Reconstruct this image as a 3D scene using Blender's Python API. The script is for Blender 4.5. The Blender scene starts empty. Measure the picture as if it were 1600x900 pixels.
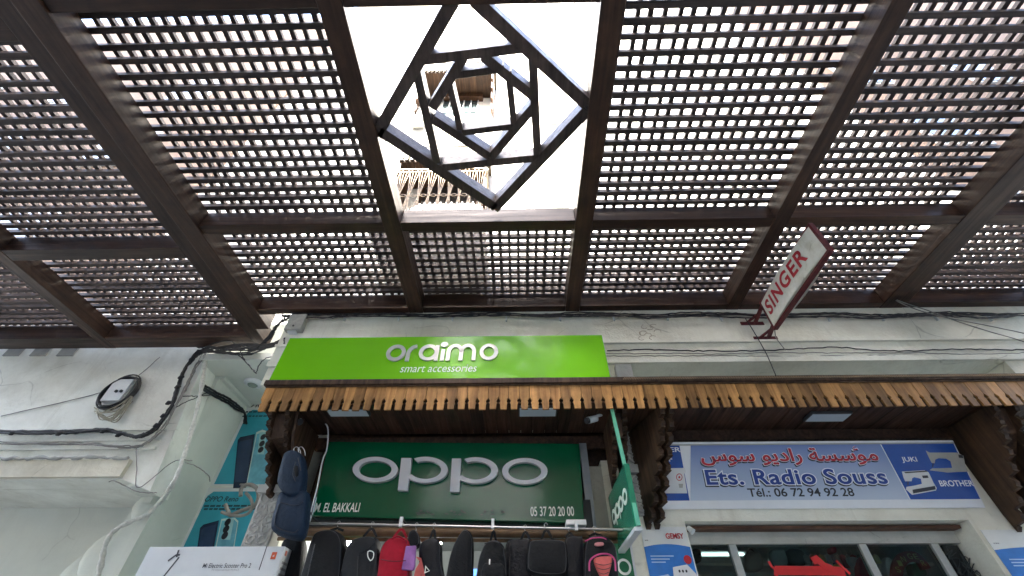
import bpy, math, random
from mathutils import Vector, Matrix
random.seed(7)
R = math.radians
scene = bpy.context.scene
COL = scene.collection

# ---------------------------------------------------------------- camera, world, sun, exposure
F_PX = 655.0; PITCH = R(43.7); YAW = R(.95); EYE = 1.6
cam_d = bpy.data.cameras.new('camera'); cam = bpy.data.objects.new('camera', cam_d); COL.objects.link(cam)
cam.location = (0, 0, EYE); cam.rotation_euler = (R(90) + PITCH, 0, YAW)
cam_d.sensor_width = 36; cam_d.lens = F_PX / 1600 * 36; cam_d.clip_start = .05; cam_d.clip_end = 2000
scene.camera = cam
w = bpy.data.worlds.new('World'); scene.world = w; w.use_nodes = True
nt = w.node_tree; nt.nodes.clear()
sky = nt.nodes.new('ShaderNodeTexSky'); sky.sky_type = 'NISHITA'; sky.sun_disc = False
SUN_EL, SUN_AZ = R(42), R(196)         # azimuth from +Y; the sun stands over the building across the street
sky.sun_elevation = SUN_EL; sky.sun_rotation = SUN_AZ; sky.dust_density = 3.0; sky.air_density = 1.0
bg = nt.nodes.new('ShaderNodeBackground'); bg.inputs[1].default_value = .15
wo = nt.nodes.new('ShaderNodeOutputWorld')
nt.links.new(sky.outputs[0], bg.inputs[0]); nt.links.new(bg.outputs[0], wo.inputs[0])
sd = bpy.data.lights.new('sun', 'SUN'); sd.energy = 4.0; sd.angle = R(.5); sd.color = (1, .95, .87)
sun = bpy.data.objects.new('sun', sd); COL.objects.link(sun)
dirs = Vector((math.sin(SUN_AZ) * math.cos(SUN_EL), math.cos(SUN_AZ) * math.cos(SUN_EL), math.sin(SUN_EL)))
sun.rotation_euler = dirs.to_track_quat('Z', 'Y').to_euler(); sun.location = (0, 20, 30)
scene.view_settings.view_transform = 'Standard'; scene.view_settings.look = 'None'
scene.view_settings.exposure = 4.35; scene.view_settings.gamma = 1
scene.cycles.max_bounces = 8; scene.cycles.diffuse_bounces = 5

# ---------------------------------------------------------------- measuring: pixel of the photo -> point of the place
def ray(px, py):
    a = (px - 800) / F_PX; b = (450 - py) / F_PX
    y = math.cos(PITCH) - math.sin(PITCH) * b; z = math.sin(PITCH) + math.cos(PITCH) * b
    return Vector((a * math.cos(YAW) - y * math.sin(YAW), a * math.sin(YAW) + y * math.cos(YAW), z))
EYEV = Vector((0, 0, EYE))
def P(px, py, X=None, Y=None, Z=None):
    r = ray(px, py)
    t = Y / r.y if Y is not None else ((Z - EYE) / r.z if Z is not None else X / r.x)
    return EYEV + r * t
class Plane:                                    # a sign's face: origin, u to the right, v up, n towards the viewer
    def __init__(s, O, lean=0., yawr=0.):
        s.O = Vector(O)
        m = Matrix.Rotation(yawr, 3, 'Z') @ Matrix.Rotation(lean, 3, 'X')
        s.u = m @ Vector((1, 0, 0)); s.v = m @ Vector((0, 0, 1)); s.n = m @ Vector((0, -1, 0))
    def hit(s, px, py):
        r = ray(px, py); t = (s.O - EYEV).dot(s.n) / r.dot(s.n); p = EYEV + r * t - s.O
        return (p.dot(s.u), p.dot(s.v))
    def pt(s, u, v, d=0.): return s.O + s.u * u + s.v * v + s.n * d
    def box(s, x0, y0, x1, y1):                 # a pixel box -> u0,v0,u1,v1 on the plane (measured at its middle lines)
        xm, ym = (x0 + x1) / 2, (y0 + y1) / 2
        return s.hit(x0, ym)[0], s.hit(xm, y1)[1], s.hit(x1, ym)[0], s.hit(xm, y0)[1]

# ---------------------------------------------------------------- materials
def lin(c):
    if isinstance(c, str):
        c = [int(c[i:i + 2], 16) / 255 for i in (0, 2, 4)]
        c = [v / 12.92 if v <= .04045 else ((v + .055) / 1.055) ** 2.4 for v in c]
    return (c[0], c[1], c[2], 1)
MATS = {}
def newmat(name):
    m = bpy.data.materials.new(name); m.use_nodes = True
    return m, m.node_tree, m.node_tree.nodes['Principled BSDF']
def N(nt, t, **kw):
    n = nt.nodes.new(t)
    for k, v in kw.items():
        if k in n.inputs: n.inputs[k].default_value = v
        else: setattr(n, k, v)
    return n
def coords(nt, scale=(1, 1, 1)):
    tc = N(nt, 'ShaderNodeTexCoord'); mp = N(nt, 'ShaderNodeMapping'); mp.inputs['Scale'].default_value = scale
    nt.links.new(tc.outputs['Object'], mp.inputs[0])
    oi = N(nt, 'ShaderNodeObjectInfo'); mx = N(nt, 'ShaderNodeMath', operation='MULTIPLY'); mx.inputs[1].default_value = 37.
    nt.links.new(oi.outputs['Random'], mx.inputs[0])
    ad = N(nt, 'ShaderNodeVectorMath', operation='ADD'); nt.links.new(mp.outputs[0], ad.inputs[0])
    nt.links.new(mx.outputs[0], ad.inputs[1])
    return ad.outputs[0], oi.outputs['Random']
def ramp(nt, fac, stops):
    r = N(nt, 'ShaderNodeValToRGB'); e = r.color_ramp.elements
    while len(e) < len(stops): e.new(.5)
    for i, (p, c) in enumerate(stops): e[i].position = p; e[i].color = lin(c) if isinstance(c, (str, tuple, list)) else (c, c, c, 1)
    nt.links.new(fac, r.inputs[0]); return r.outputs[0]
def mixc(nt, fac, a, b, mode='MIX'):
    m = N(nt, 'ShaderNodeMix', data_type='RGBA', blend_type=mode)
    for k, v in ((0, fac), (6, a), (7, b)):
        if hasattr(v, 'links'): nt.links.new(v, m.inputs[k])
        else: m.inputs[k].default_value = v if k == 0 else lin(v)
    return m.outputs[2]
def plain(name, c, rough=.5, metal=0., var=.12, nscale=9., bump=.0, bscale=60., emit=None, spec=.5, coat=0.):
    if name in MATS: return MATS[name]
    m, nt, b = newmat(name); L = lin(c)
    co, rnd = coords(nt)
    no = N(nt, 'ShaderNodeTexNoise', Scale=nscale, Detail=6., Roughness=.6); nt.links.new(co, no.inputs['Vector'])
    dk = tuple(v * (1 - var) for v in L[:3]); lt = tuple(min(1, v * (1 + var)) for v in L[:3])
    nt.links.new(ramp(nt, no.outputs[0], [(.3, dk), (.7, lt)]), b.inputs['Base Color'])
    b.inputs['Roughness'].default_value = rough; b.inputs['Metallic'].default_value = metal
    b.inputs['Specular IOR Level'].default_value = spec; b.inputs['Coat Weight'].default_value = coat; b.inputs['Coat Roughness'].default_value = .1; b.inputs['Coat IOR'].default_value = 1.6
    if bump:
        n2 = N(nt, 'ShaderNodeTexNoise', Scale=bscale, Detail=5.); nt.links.new(co, n2.inputs['Vector'])
        bp = N(nt, 'ShaderNodeBump', Strength=bump, Distance=.01); nt.links.new(n2.outputs[0], bp.inputs['Height'])
        nt.links.new(bp.outputs[0], b.inputs['Normal'])
    if emit:
        b.inputs['Emission Color'].default_value = L; b.inputs['Emission Strength'].default_value = emit
    MATS[name] = m; return m
def wood(name, dark, light, axis=1, rough=.5, grain=1., rndv=.25, knots=True, bump=.25, coat=0.):
    if name in MATS: return MATS[name]
    m, nt, b = newmat(name)
    sc = [22. * grain] * 3; sc[axis] = 1.1 * grain
    co, rnd = coords(nt, sc)
    no = N(nt, 'ShaderNodeTexNoise', Scale=1., Detail=8., Roughness=.65, Distortion=.6); nt.links.new(co, no.inputs['Vector'])
    base = ramp(nt, no.outputs[0], [(.3, dark), (.72, light)])
    co2, _ = coords(nt, (3.3, 3.3, 3.3))
    n2 = N(nt, 'ShaderNodeTexNoise', Scale=1.3, Detail=5., Roughness=.7); nt.links.new(co2, n2.inputs['Vector'])
    dirt = ramp(nt, n2.outputs[0], [(.34, .5), (.6, 1.)])
    c = mixc(nt, .8, base, dirt, 'MULTIPLY')
    mr = N(nt, 'ShaderNodeMapRange'); mr.inputs['To Min'].default_value = 1 - rndv; mr.inputs['To Max'].default_value = 1 + rndv
    nt.links.new(rnd, mr.inputs[0])
    hs = N(nt, 'ShaderNodeHueSaturation'); nt.links.new(mr.outputs[0], hs.inputs['Value']); nt.links.new(c, hs.inputs['Color'])
    nt.links.new(hs.outputs[0], b.inputs['Base Color'])
    rr = ramp(nt, no.outputs[0], [(.3, min(1, rough + .15)), (.7, rough - .1)])
    b.inputs['Specular IOR Level'].default_value = .32; nt.links.new(rr, b.inputs['Roughness']); b.inputs['Coat Weight'].default_value = coat; b.inputs['Coat Roughness'].default_value = .35
    bp = N(nt, 'ShaderNodeBump', Strength=bump, Distance=.006); nt.links.new(no.outputs[0], bp.inputs['Height'])
    nt.links.new(bp.outputs[0], b.inputs['Normal'])
    MATS[name] = m; return m
def plaster(name, base, stain, dirt=.5, scale=1.2, bump=.5, streak=True):
    if name in MATS: return MATS[name]
    m, nt, b = newmat(name)
    tc = N(nt, 'ShaderNodeTexCoord')
    def noise(sc, s, d=7., r=.65, dist=0.):
        mp = N(nt, 'ShaderNodeMapping'); mp.inputs['Scale'].default_value = sc; nt.links.new(tc.outputs['Object'], mp.inputs[0])
        n = N(nt, 'ShaderNodeTexNoise', Scale=s, Detail=d, Roughness=r, Distortion=dist); nt.links.new(mp.outputs[0], n.inputs['Vector']); return n.outputs[0]
    a = noise((1, 1, 1), scale); s = noise((5, 5, .5), scale, 6., .7, .4); f = noise((1, 1, 1), 26., 4.); k = noise((1, 1, 2.), 4.5, 8., .75, .8)
    c = mixc(nt, ramp(nt, a, [(.42, 0.), (.75, dirt)]), base, stain)
    if streak: c = mixc(nt, ramp(nt, s, [(.55, 0.), (.85, dirt * .8)]), c, stain)
    c = mixc(nt, ramp(nt, k, [(.66, 0.), (.74, dirt * .5)]), c, tuple(v * .55 for v in lin(stain)[:3]))
    if streak:                                  # hairline cracks, broken up by noise
        vm = N(nt, 'ShaderNodeMapping'); vm.inputs['Scale'].default_value = (1.2, 1.2, 1.6); nt.links.new(tc.outputs['Object'], vm.inputs[0])
        dn = N(nt, 'ShaderNodeTexNoise', Scale=.9, Detail=2.); nt.links.new(vm.outputs[0], dn.inputs['Vector'])
        va = N(nt, 'ShaderNodeVectorMath', operation='ADD'); nt.links.new(vm.outputs[0], va.inputs[0]); nt.links.new(dn.outputs['Color'], va.inputs[1])
        vo = N(nt, 'ShaderNodeTexVoronoi', feature='DISTANCE_TO_EDGE', Scale=.7); nt.links.new(va.outputs[0], vo.inputs['Vector'])
        cr = ramp(nt, vo.outputs[0], [(.001, .5), (.007, 0.)]); mm = N(nt, 'ShaderNodeMath', operation='MULTIPLY')
        nt.links.new(cr, mm.inputs[0]); nt.links.new(ramp(nt, a, [(.52, 0.), (.62, 1.)]), mm.inputs[1])
        c = mixc(nt, mm.outputs[0], c, tuple(v * .4 for v in lin(stain)[:3]))
    nt.links.new(c, b.inputs['Base Color']); b.inputs['Roughness'].default_value = .85
    ad = N(nt, 'ShaderNodeMath', operation='ADD'); nt.links.new(k, ad.inputs[0]); nt.links.new(f, ad.inputs[1])
    bp = N(nt, 'ShaderNodeBump', Strength=bump, Distance=.012); nt.links.new(ad.outputs[0], bp.inputs['Height'])
    nt.links.new(bp.outputs[0], b.inputs['Normal'])
    MATS[name] = m; return m
def glass(name, tint=(.75, .85, .85), alpha=.25, rough=.03):
    if name in MATS: return MATS[name]
    m, nt, b = newmat(name); nt.nodes.remove(b)
    tr = N(nt, 'ShaderNodeBsdfTransparent'); tr.inputs[0].default_value = (*tint, 1)
    gl = N(nt, 'ShaderNodeBsdfGlossy'); gl.inputs['Roughness'].default_value = rough
    fr = N(nt, 'ShaderNodeFresnel'); fr.inputs[0].default_value = 1.3
    mx = N(nt, 'ShaderNodeMixShader'); nt.links.new(fr.outputs[0], mx.inputs[0]); nt.links.new(tr.outputs[0], mx.inputs[1]); nt.links.new(gl.outputs[0], mx.inputs[2])
    nt.links.new(mx.outputs[0], nt.nodes['Material Output'].inputs[0]); MATS[name] = m; return m
def grad(name, c0, c1, z0, z1, rough=.25):      # a print that shades from one ink to another up the sheet
    m, nt, b = newmat(name)
    tc = N(nt, 'ShaderNodeTexCoord'); sp = N(nt, 'ShaderNodeSeparateXYZ'); nt.links.new(tc.outputs['Object'], sp.inputs[0])
    mr = N(nt, 'ShaderNodeMapRange'); mr.inputs[1].default_value = z0; mr.inputs[2].default_value = z1; nt.links.new(sp.outputs[2], mr.inputs[0])
    nt.links.new(mixc(nt, mr.outputs[0], c0, c1), b.inputs['Base Color']); b.inputs['Roughness'].default_value = rough
    MATS[name] = m; return m

WX = wood('stained_wood_x', (.022, .0105, .006), (.080, .040, .024), 0, .42, bump=.2)
WY = wood('stained_wood_y', (.022, .0105, .006), (.080, .040, .024), 1, .42, bump=.2)
WD = wood('stained_wood_bar', (.035, .024, .020), (.11, .078, .066), 1, .40, bump=.2)
SLX = wood('slat_wood_x', (.035, .025, .020), (.12, .09, .078), 0, .55, rndv=.3, bump=.15)
SLY = wood('slat_wood_y', (.035, .025, .020), (.12, .09, .078), 1, .55, rndv=.3, bump=.15)
FRINGE = wood('varnished_pine', (.18, .082, .026), (.58, .31, .105), 2, .5, rndv=.32, grain=.8)
FRINGE_OLD = wood('weathered_pine', (.04, .030, .018), (.11, .082, .05), 2, .6, rndv=.2, grain=.8)
DARKW = wood('dark_carved_wood', (.028, .015, .008), (.11, .060, .032), 2, .55, rndv=.2)
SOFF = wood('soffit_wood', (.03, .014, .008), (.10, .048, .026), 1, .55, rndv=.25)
PINE = wood('orange_pine', (.05, .021, .009), (.12, .055, .022), 2, .5)
USOFF = wood('upper_soffit_wood', (.035, .016, .007), (.11, .055, .022), 1, .6)
WALLW = plaster('white_plaster', (.80, .80, .70), (.46, .43, .33), .7)
WALLL = plaster('left_white_plaster', (.82, .83, .76), (.42, .41, .33), .75, 1.1)
WALLC = plaster('cream_plaster', (.64, .61, .49), (.36, .32, .22), .8, 2.)
WALLG = plaster('smooth_grey_plaster', (.66, .68, .61), (.44, .46, .40), .6, .8, .15)
WALLU = plaster('upper_white_wall', (.80, .79, .75), (.62, .60, .54), .35, .6, .3)
PEACH = plaster('peach_wall', (.27, .185, .13), (.18, .125, .085), .5, .8, .3)
STONE = plaster('carved_stucco', (.45, .45, .42), (.26, .26, .24), .7, 2.5, .6)
BLACKC = plain('black_cable', (.018, .018, .02), .6, var=.3)
GREYC = plain('grey_cable', (.22, .21, .19), .6, var=.3)
WHITEC = plain('painted_white_cable', (.55, .55, .50), .7, var=.25, nscale=30, bump=.4)
WHITEP = plain('white_plastic', (.66, .68, .68), .4, var=.05)
METAL = plain('steel', (.45, .45, .45), .3, 1.)
GLOSSG = None

# ---------------------------------------------------------------- mesh building
def setp(o, label=None, cat=None, group=None, kind=None):
    if label: o['label'] = label
    if cat: o['category'] = cat
    if group: o['group'] = group
    if kind: o['kind'] = kind
    return o
def empty(name, loc, label, cat, group=None):
    o = bpy.data.objects.new(name, None); COL.objects.link(o); o.location = loc; o.empty_display_size = .2
    return setp(o, label, cat, group)
def wloc(o):
    v = Vector((0, 0, 0))
    while o is not None: v = v + o.location; o = o.parent
    return v
class MB:
    def __init__(s): s.v = []; s.f = []; s.sm = []
    def add(s, vs, fs, smooth=False):
        n = len(s.v); s.v += [Vector(p) for p in vs]; s.f += [tuple(i + n for i in f) for f in fs]; s.sm += [smooth] * len(fs); return s
    def box(s, x0, x1, y0, y1, z0, z1):
        return s.add([(x0, y0, z0), (x1, y0, z0), (x1, y1, z0), (x0, y1, z0), (x0, y0, z1), (x1, y0, z1), (x1, y1, z1), (x0, y1, z1)],
                     [(0, 3, 2, 1), (4, 5, 6, 7), (0, 1, 5, 4), (1, 2, 6, 5), (2, 3, 7, 6), (3, 0, 4, 7)])
    def bar(s, a, b, wd, ht, up=(0, 0, 1)):      # a straight bar from a to b, width wd, height ht hanging both ways
        a, b = Vector(a), Vector(b); d = (b - a).normalized(); up = Vector(up); r = d.cross(up).normalized(); u = r.cross(d)
        c = [r * wd / 2 * i + u * ht / 2 * j for i, j in ((-1, -1), (1, -1), (1, 1), (-1, 1))]
        return s.add([a + q for q in c] + [b + q for q in c], [(3, 2, 1, 0), (4, 5, 6, 7), (0, 1, 5, 4), (1, 2, 6, 5), (2, 3, 7, 6), (3, 0, 4, 7)])
    def prism(s, poly, fr, d0, d1, smooth=False):  # poly [(u,v)], fr(u,v,d)->point
        n = len(poly); vs = [fr(u, v, d0) for u, v in poly] + [fr(u, v, d1) for u, v in poly]
        fs = [tuple(range(n - 1, -1, -1)), tuple(range(n, 2 * n))] + [(i, (i + 1) % n, n + (i + 1) % n, n + i) for i in range(n)]
        return s.add(vs, fs, smooth)
    def tube(s, pts, r, n=6, closed=False):
        pts = [Vector(p) for p in pts]; k = len(pts); vs = []; fs = []
        prev = None
        for i, p in enumerate(pts):
            if closed: t = pts[(i + 1) % k] - pts[i - 1]
            else: t = pts[min(i + 1, k - 1)] - pts[max(i - 1, 0)]
            if t.length < 1e-9: t = Vector((0, 0, 1))
            t.normalize()
            if prev is None:
                a = Vector((0, 0, 1)) if abs(t.z) < .9 else Vector((1, 0, 0)); prev = t.cross(a).normalized()
            nn = prev - t * prev.dot(t)
            nn = nn.normalized() if nn.length > 1e-6 else t.orthogonal().normalized(); prev = nn; bb = t.cross(nn)
            rr = r[i] if isinstance(r, (list, tuple)) else r
            for j in range(n):
                an = 2 * math.pi * j / n; vs.append(p + nn * math.cos(an) * rr + bb * math.sin(an) * rr)
        for i in range(k if closed else k - 1):
            for j in range(n):
                a = i * n + j; b = i * n + (j + 1) % n; c = ((i + 1) % k) * n + (j + 1) % n; d = ((i + 1) % k) * n + j
                fs.append((a, b, c, d))
        s.add(vs, fs, True)
        if not closed: s.add(vs[:n], [tuple(range(n - 1, -1, -1))]); s.add(vs[-n:], [tuple(range(n))])
        return s
    def ribbon(s, pts, wd, fr, d0, d1, closed=False):  # flat stroke of width wd (number or list) on a plane
        k = len(pts); L = []; Rr = []
        for i in range(k):
            p = Vector(pts[i])
            if closed: a = Vector(pts[i - 1]); b = Vector(pts[(i + 1) % k])
            else: a = Vector(pts[max(i - 1, 0)]); b = Vector(pts[min(i + 1, k - 1)])
            t = (b - a); t = t.normalized() if t.length > 1e-9 else Vector((1, 0)); nn = Vector((-t.y, t.x))
            ww = wd[i] if isinstance(wd, (list, tuple)) else wd
            if 0 < i < k - 1 or closed:
                e1 = (p - a).normalized() if (p - a).length > 1e-9 else t
                ww = ww / max(.5, abs(e1.dot(t)))
            L.append(p + nn * ww / 2); Rr.append(p - nn * ww / 2)
        vs = [fr(q.x, q.y, d) for d in (d0, d1) for q in (L + Rr)]
        o = 2 * k; fs = []
        for i in range(k if closed else k - 1):
            j = (i + 1) % k
            fs += [(o + i, o + j, o + k + j, o + k + i), (i, k + i, k + j, j), (i, j, o + j, o + i), (k + i, o + k + i, o + k + j, k + j)]
        if not closed: fs += [(0, o, o + k, k), (k - 1, 2 * k - 1, o + 2 * k - 1, o + k - 1)]
        return s.add(vs, fs)
    def inflate(s, poly, fr, depth, back=.0, rings=5, tuck=.14):   # a soft cushion-like body on an outline
        n = len(poly); cu = sum(p[0] for p in poly) / n; cv = sum(p[1] for p in poly) / n; vs = []; fs = []
        prof = [(1 - tuck * .6, -back)] + [(1, -back * .4)] + [(1 - tuck * (1 - math.cos(math.pi / 2 * i / rings)) - .0 * i, depth * math.sin(math.pi / 2 * i / rings) * .9) for i in range(1, rings + 1)]
        prof += [(.5, depth * .97), (.2, depth)]
        for sc, d in prof:
            for u, v in poly: vs.append(fr(cu + (u - cu) * sc, cv + (v - cv) * sc, d))
        for r_ in range(len(prof) - 1):
            for j in range(n): a = r_ * n + j; b = r_ * n + (j + 1) % n; fs.append((a, b, b + n, a + n))
        m = len(vs); vs.append(fr(cu, cv, depth)); fs += [(len(prof) * n - n + j, len(prof) * n - n + (j + 1) % n, m) for j in range(n)]
        s.add(vs, fs, True); s.add(vs[:n], [tuple(range(n - 1, -1, -1))]); return s
    def mesh(s, name, org):
        me = bpy.data.meshes.new(name); me.from_pydata([tuple(p - org) for p in s.v], [], s.f)
        me.polygons.foreach_set('use_smooth', s.sm); me.update(); return me
    def build(s, name, mat, parent=None, label=None, cat=None, group=None, kind=None, origin=None, bevel=0, fix=True):
        if parent is not None: org = wloc(parent)
        elif origin is not None: org = Vector(origin)
        else:
            xs = [p.x for p in s.v]; ys = [p.y for p in s.v]; zs = [p.z for p in s.v]
            org = Vector(((min(xs) + max(xs)) / 2, (min(ys) + max(ys)) / 2, min(zs)))
        me = s.mesh(name, org)
        if fix:
            import bmesh
            bm = bmesh.new(); bm.from_mesh(me); bmesh.ops.recalc_face_normals(bm, faces=bm.faces); bm.to_mesh(me); bm.free()
        me.materials.append(mat)
        o = bpy.data.objects.new(name, me); COL.objects.link(o)
        if parent is not None: o.parent = parent
        else: o.location = org
        if bevel:
            b = o.modifiers.new('bevel', 'BEVEL'); b.width = bevel; b.segments = 2; b.limit_method = 'ANGLE'
        return setp(o, label, cat, group, kind)
def XZ(y0):                                     # frame for outlines in the x-z plane, depth towards the viewer
    return lambda u, v, d: Vector((u, y0 - d, v))
def YZ(x0): return lambda u, v, d: Vector((x0 + d, u, v))
def spline(pts, n=8):
    pts = [Vector(p) for p in pts]; out = []
    for i in range(len(pts) - 1):
        p0 = pts[max(i - 1, 0)]; p1 = pts[i]; p2 = pts[i + 1]; p3 = pts[min(i + 2, len(pts) - 1)]
        for k in range(n):
            t = k / n
            out.append(.5 * ((2 * p1) + (p2 - p0) * t + (2 * p0 - 5 * p1 + 4 * p2 - p3) * t * t + (3 * p1 - p0 - 3 * p2 + p3) * t ** 3))
    out.append(pts[-1]); return out
def wobble(pts, a):
    return [p + Vector((random.uniform(-a, a), random.uniform(-a, a) * .5, random.uniform(-a, a))) for p in pts]
def ell(cx, cy, rx, ry, n=28, a0=0, a1=360):
    full = abs(a1 - a0) >= 360
    return [(cx + rx * math.cos(R(a0 + (a1 - a0) * i / (n if full else n - 1))), cy + ry * math.sin(R(a0 + (a1 - a0) * i / (n if full else n - 1)))) for i in range(n)]

# lettering: flat letters fitted to a box on a sign's plane
def glyphs(body, offset=0., shear=0., space=1.):
    cu = bpy.data.curves.new('txt', 'FONT'); cu.body = body; cu.offset = offset; cu.shear = shear; cu.space_character = space; cu.resolution_u = 5
    ob = bpy.data.objects.new('txt', cu); COL.objects.link(ob)
    dg = bpy.context.evaluated_depsgraph_get(); dg.update()
    me = bpy.data.meshes.new_from_object(ob.evaluated_get(dg))
    vs = [(v.co.x, v.co.y) for v in me.vertices]; fs = [tuple(p.vertices) for p in me.polygons]
    bpy.data.objects.remove(ob); bpy.data.curves.remove(cu); bpy.data.meshes.remove(me)
    return vs, fs
def text_on(pl, body, box, mat, parent, d=.004, offset=0., shear=0., space=1., name='lettering', dx=0, dv=0, ref=None, thick=0.):
    vs, fs = glyphs(body, offset, shear, space)
    rv = glyphs(body, ref, shear, space)[0] if ref is not None else vs
    x0 = min(p[0] for p in rv); x1 = max(p[0] for p in rv); y0 = min(p[1] for p in rv); y1 = max(p[1] for p in rv)
    u0, v0, u1, v1 = box; m = MB()
    f = lambda p, dd: pl.pt(u0 + (p[0] - x0) / (x1 - x0) * (u1 - u0) + dx, v0 + (p[1] - y0) / (y1 - y0) * (v1 - v0) + dv, dd)
    m.add([f(p, d + thick) for p in vs], fs)
    if thick:
        from collections import Counter
        c = Counter()
        for fc in fs:
            for i in range(len(fc)): c[tuple(sorted((fc[i], fc[(i + 1) % len(fc)])))] += 1
        ed = [e for e, k in c.items() if k == 1]; n = len(m.v)
        m.add([f(p, d) for p in vs], [])
        m.f += [(a, b, b + n, a + n) for a, b in ed]; m.sm += [False] * len(ed)
    return m.build(name, mat, parent, fix=bool(thick))

# ================================================================ SETTING
GROUND = plaster('paving_stone', (.19, .18, .16), (.12, .11, .10), .5, 1.5, .3)
MB().box(-60, 60, -60, 60, -.3, 0).build('ground', GROUND, kind='structure', origin=(0, 0, 0))

# ---------------------------------------------------------------- shop building (facade, canopy floor above, carved pillars)
def simple(mat, *boxes):
    m = MB()
    for b in boxes: m.box(*b)
    return m
SB = empty('shop_building', (.5, 4.2, 0), 'long white plastered building behind both shop fronts with carved pillars and upper canopies', 'building')
YW = 3.8
def part(m, name, mat, par=SB, **k): return m.build(name, mat, par, **k)
part(simple(0, (-2.7, 9.5, YW, 4.25, 4.109, 5.0)), 'wall', WALLW)                       # white band over the shops
part(simple(0, (-2.7, 1.19, YW + .03, 4.25, 3.46, 4.106), (5.15, 9.5, YW + .03, 4.25, 3.46, 4.106)), 'lower_band', WALLW) if 0 else None
for bx_ in ((-2.7, -2.2, 3.9), (-2.197, 1.19, 3.46), (5.15, 9.5, 3.46)): part(simple(0, (bx_[0], bx_[1], YW + .03, 4.25, bx_[2], 4.106)), 'lower_band', WALLW)
part(simple(0, (1.19, 5.15, 4.62, 4.75, 3.3, 4.4)), 'recess_back', WALLG)
part(simple(0, (1.193, 5.147, 4.253, 4.617, 4.12, 4.4)), 'recess_ceiling', WALLG)
part(simple(0, (-2.7, 9.5, YW - .035, YW - .003, 4.35, 4.375), (-2.7, 9.5, YW - .02, YW - .003, 4.10, 4.16)), 'moulding', WALLW)
part(simple(0, (1.02, 1.185, YW - .05, YW + .026, 3.6, 4.06)), 'broken_block', STONE)
# wall of the radio shop round its window opening
OX0, OX1, OZ = 1.34, 3.62, 2.585
part(simple(0, (.86, OX0, YW, 4.35, 0, 3.42), (OX1, 9.5, YW, 4.35, 0, 3.42), (OX0, OX1, YW, 4.35, OZ, 3.42)), 'shop_wall', WALLW)
part(simple(0, (-2.20, -1.92, YW - .02, 5.6, 0, 3.42)), 'side_pillar', WALLW)
part(simple(0, (-1.917, .857, YW + .25, 4.6, 2.72, 3.457)), 'lintel', SOFF)
part(simple(0, (.60, .857, YW + .06, YW + .24, 2.2, 3.05)), 'bare_wall', plaster('bare_concrete', (.30, .29, .24), (.16, .15, .12), .6, 3.))
# carved stucco pillars: leafy relief on a slab
def carve(x0, x1, z0, z1, y, seed):
    m = MB(); rnd = random.Random(seed); m.box(x0, x1, y - .03, y, z0, z1)
    z = z0 + .03
    while z < z1 - .03:
        for sx in (-1, 1):
            cx = (x0 + x1) / 2 + sx * (x1 - x0) * .22
            pts = [(cx + sx * math.cos(a) * r_, y - .036, z + .03 + math.sin(a) * r_) for a, r_ in [(t * .7, .012 + t * .0035) for t in range(11)]]
            m.tube(pts, .0065, 5)
            m.tube([(cx - .02 * sx, y - .034, z - .01), (cx + sx * .018, y - .042, z + .0), (cx + sx * .03, y - .034, z + .02)], [.004, .009, .003], 5)
        m.tube([((x0 + x1) / 2 + .012 * math.sin(z * 60 + q), y - .034, z + q * .02) for q in range(4)], .006, 5)
        z += .075
    return m
part(carve(-2.195, -1.99, 2.1, 3.4, YW - .023, 1), 'carved_panel', STONE)
part(carve(.96, 1.17, 3.02, 3.4, YW - .003, 2), 'carved_panel', STONE)
part(carve(.94, 1.15, 2.62, 2.94, YW - .003, 3), 'carved_panel', STONE)
part(simple(0, (.92, 1.20, YW - .08, YW - .003, 2.945, 3.015)), 'capital', STONE)
part(simple(0, (-2.22, -1.96, YW - .09, YW - .023, 2.80, 2.86)), 'capital', STONE)

m = MB()
for i in range(9):
    c_ = P(1022 + random.uniform(-20, 22), 520 + random.uniform(-12, 12), Y=YW - .0035)
    a0 = random.uniform(0, 6); m.tube([(c_.x + .05 * math.cos(a0 + t * .5) * (1 - t * .06), YW - .0015, c_.z + .035 * math.sin(a0 + t * .55) * (1 - t * .06)) for t in range(8)], .0025, 4)
part(m, 'flaking_stain', plain('rusty_stain', (.30, .24, .15), .8), kind='stuff')
# upper floors
UY = 4.0
part(simple(0, (-2.7, 7.3, UY, 9, 5.0, 21.5)), 'upper_wall', WALLU)
part(simple(0, (-6.3, -2.703, 4.62, 9, 5.36, 21.5)), 'side_wall', WALLU)
part(simple(0, (-6.3, 7.3, UY - .12, 9.1, 21.5, 21.7)), 'parapet', WALLU)
part(simple(0, (-2.7, 9.5, 4.253, 9, 0, 4.997)).box(9.0, 9.5, YW, 9, 0, 3), 'rear_block', WALLG) if 0 else None
SCW, SCN = .0875, None
def board_poly(w_, h_, sc=1.):
    hw = w_ / 2 - .0012; k = sc
    half = [(hw, h_), (hw, .105 * k), (hw - .009 * k, .090 * k), (hw - .016 * k, .080 * k), (hw - .016 * k, .070 * k), (hw - .009 * k, .060 * k), (hw - .014 * k, .048 * k), (hw - .016 * k, 0)]
    return [(-u, v) for u, v in reversed(half)] + half
def fringe_boards(par, x0, x1, y, z0, h_, mat, w_=SCW, sc=1., th=.018, flip=False):
    poly = board_poly(w_, h_, sc)
    n = int((x1 - x0) / w_ + .5); proto = None
    org = wloc(par)
    for i in range(n):
        cx = x0 + (i + .5) * w_
        if proto is None:
            m = MB(); m.prism(poly, lambda u, v, d: Vector((u, -d, v)), 0, th)
            proto = m.build('fringe_board', mat, None, origin=(0, 0, 0)); me = proto.data; o = proto
        else:
            o = bpy.data.objects.new('fringe_board', me); COL.objects.link(o)
        o.parent = par; o.location = Vector((cx, y + random.uniform(-.003, .002), z0 + random.uniform(-.004, .004))) - org
        o.rotation_euler = (0, random.uniform(-.006, .006), 0)
    return proto

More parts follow.
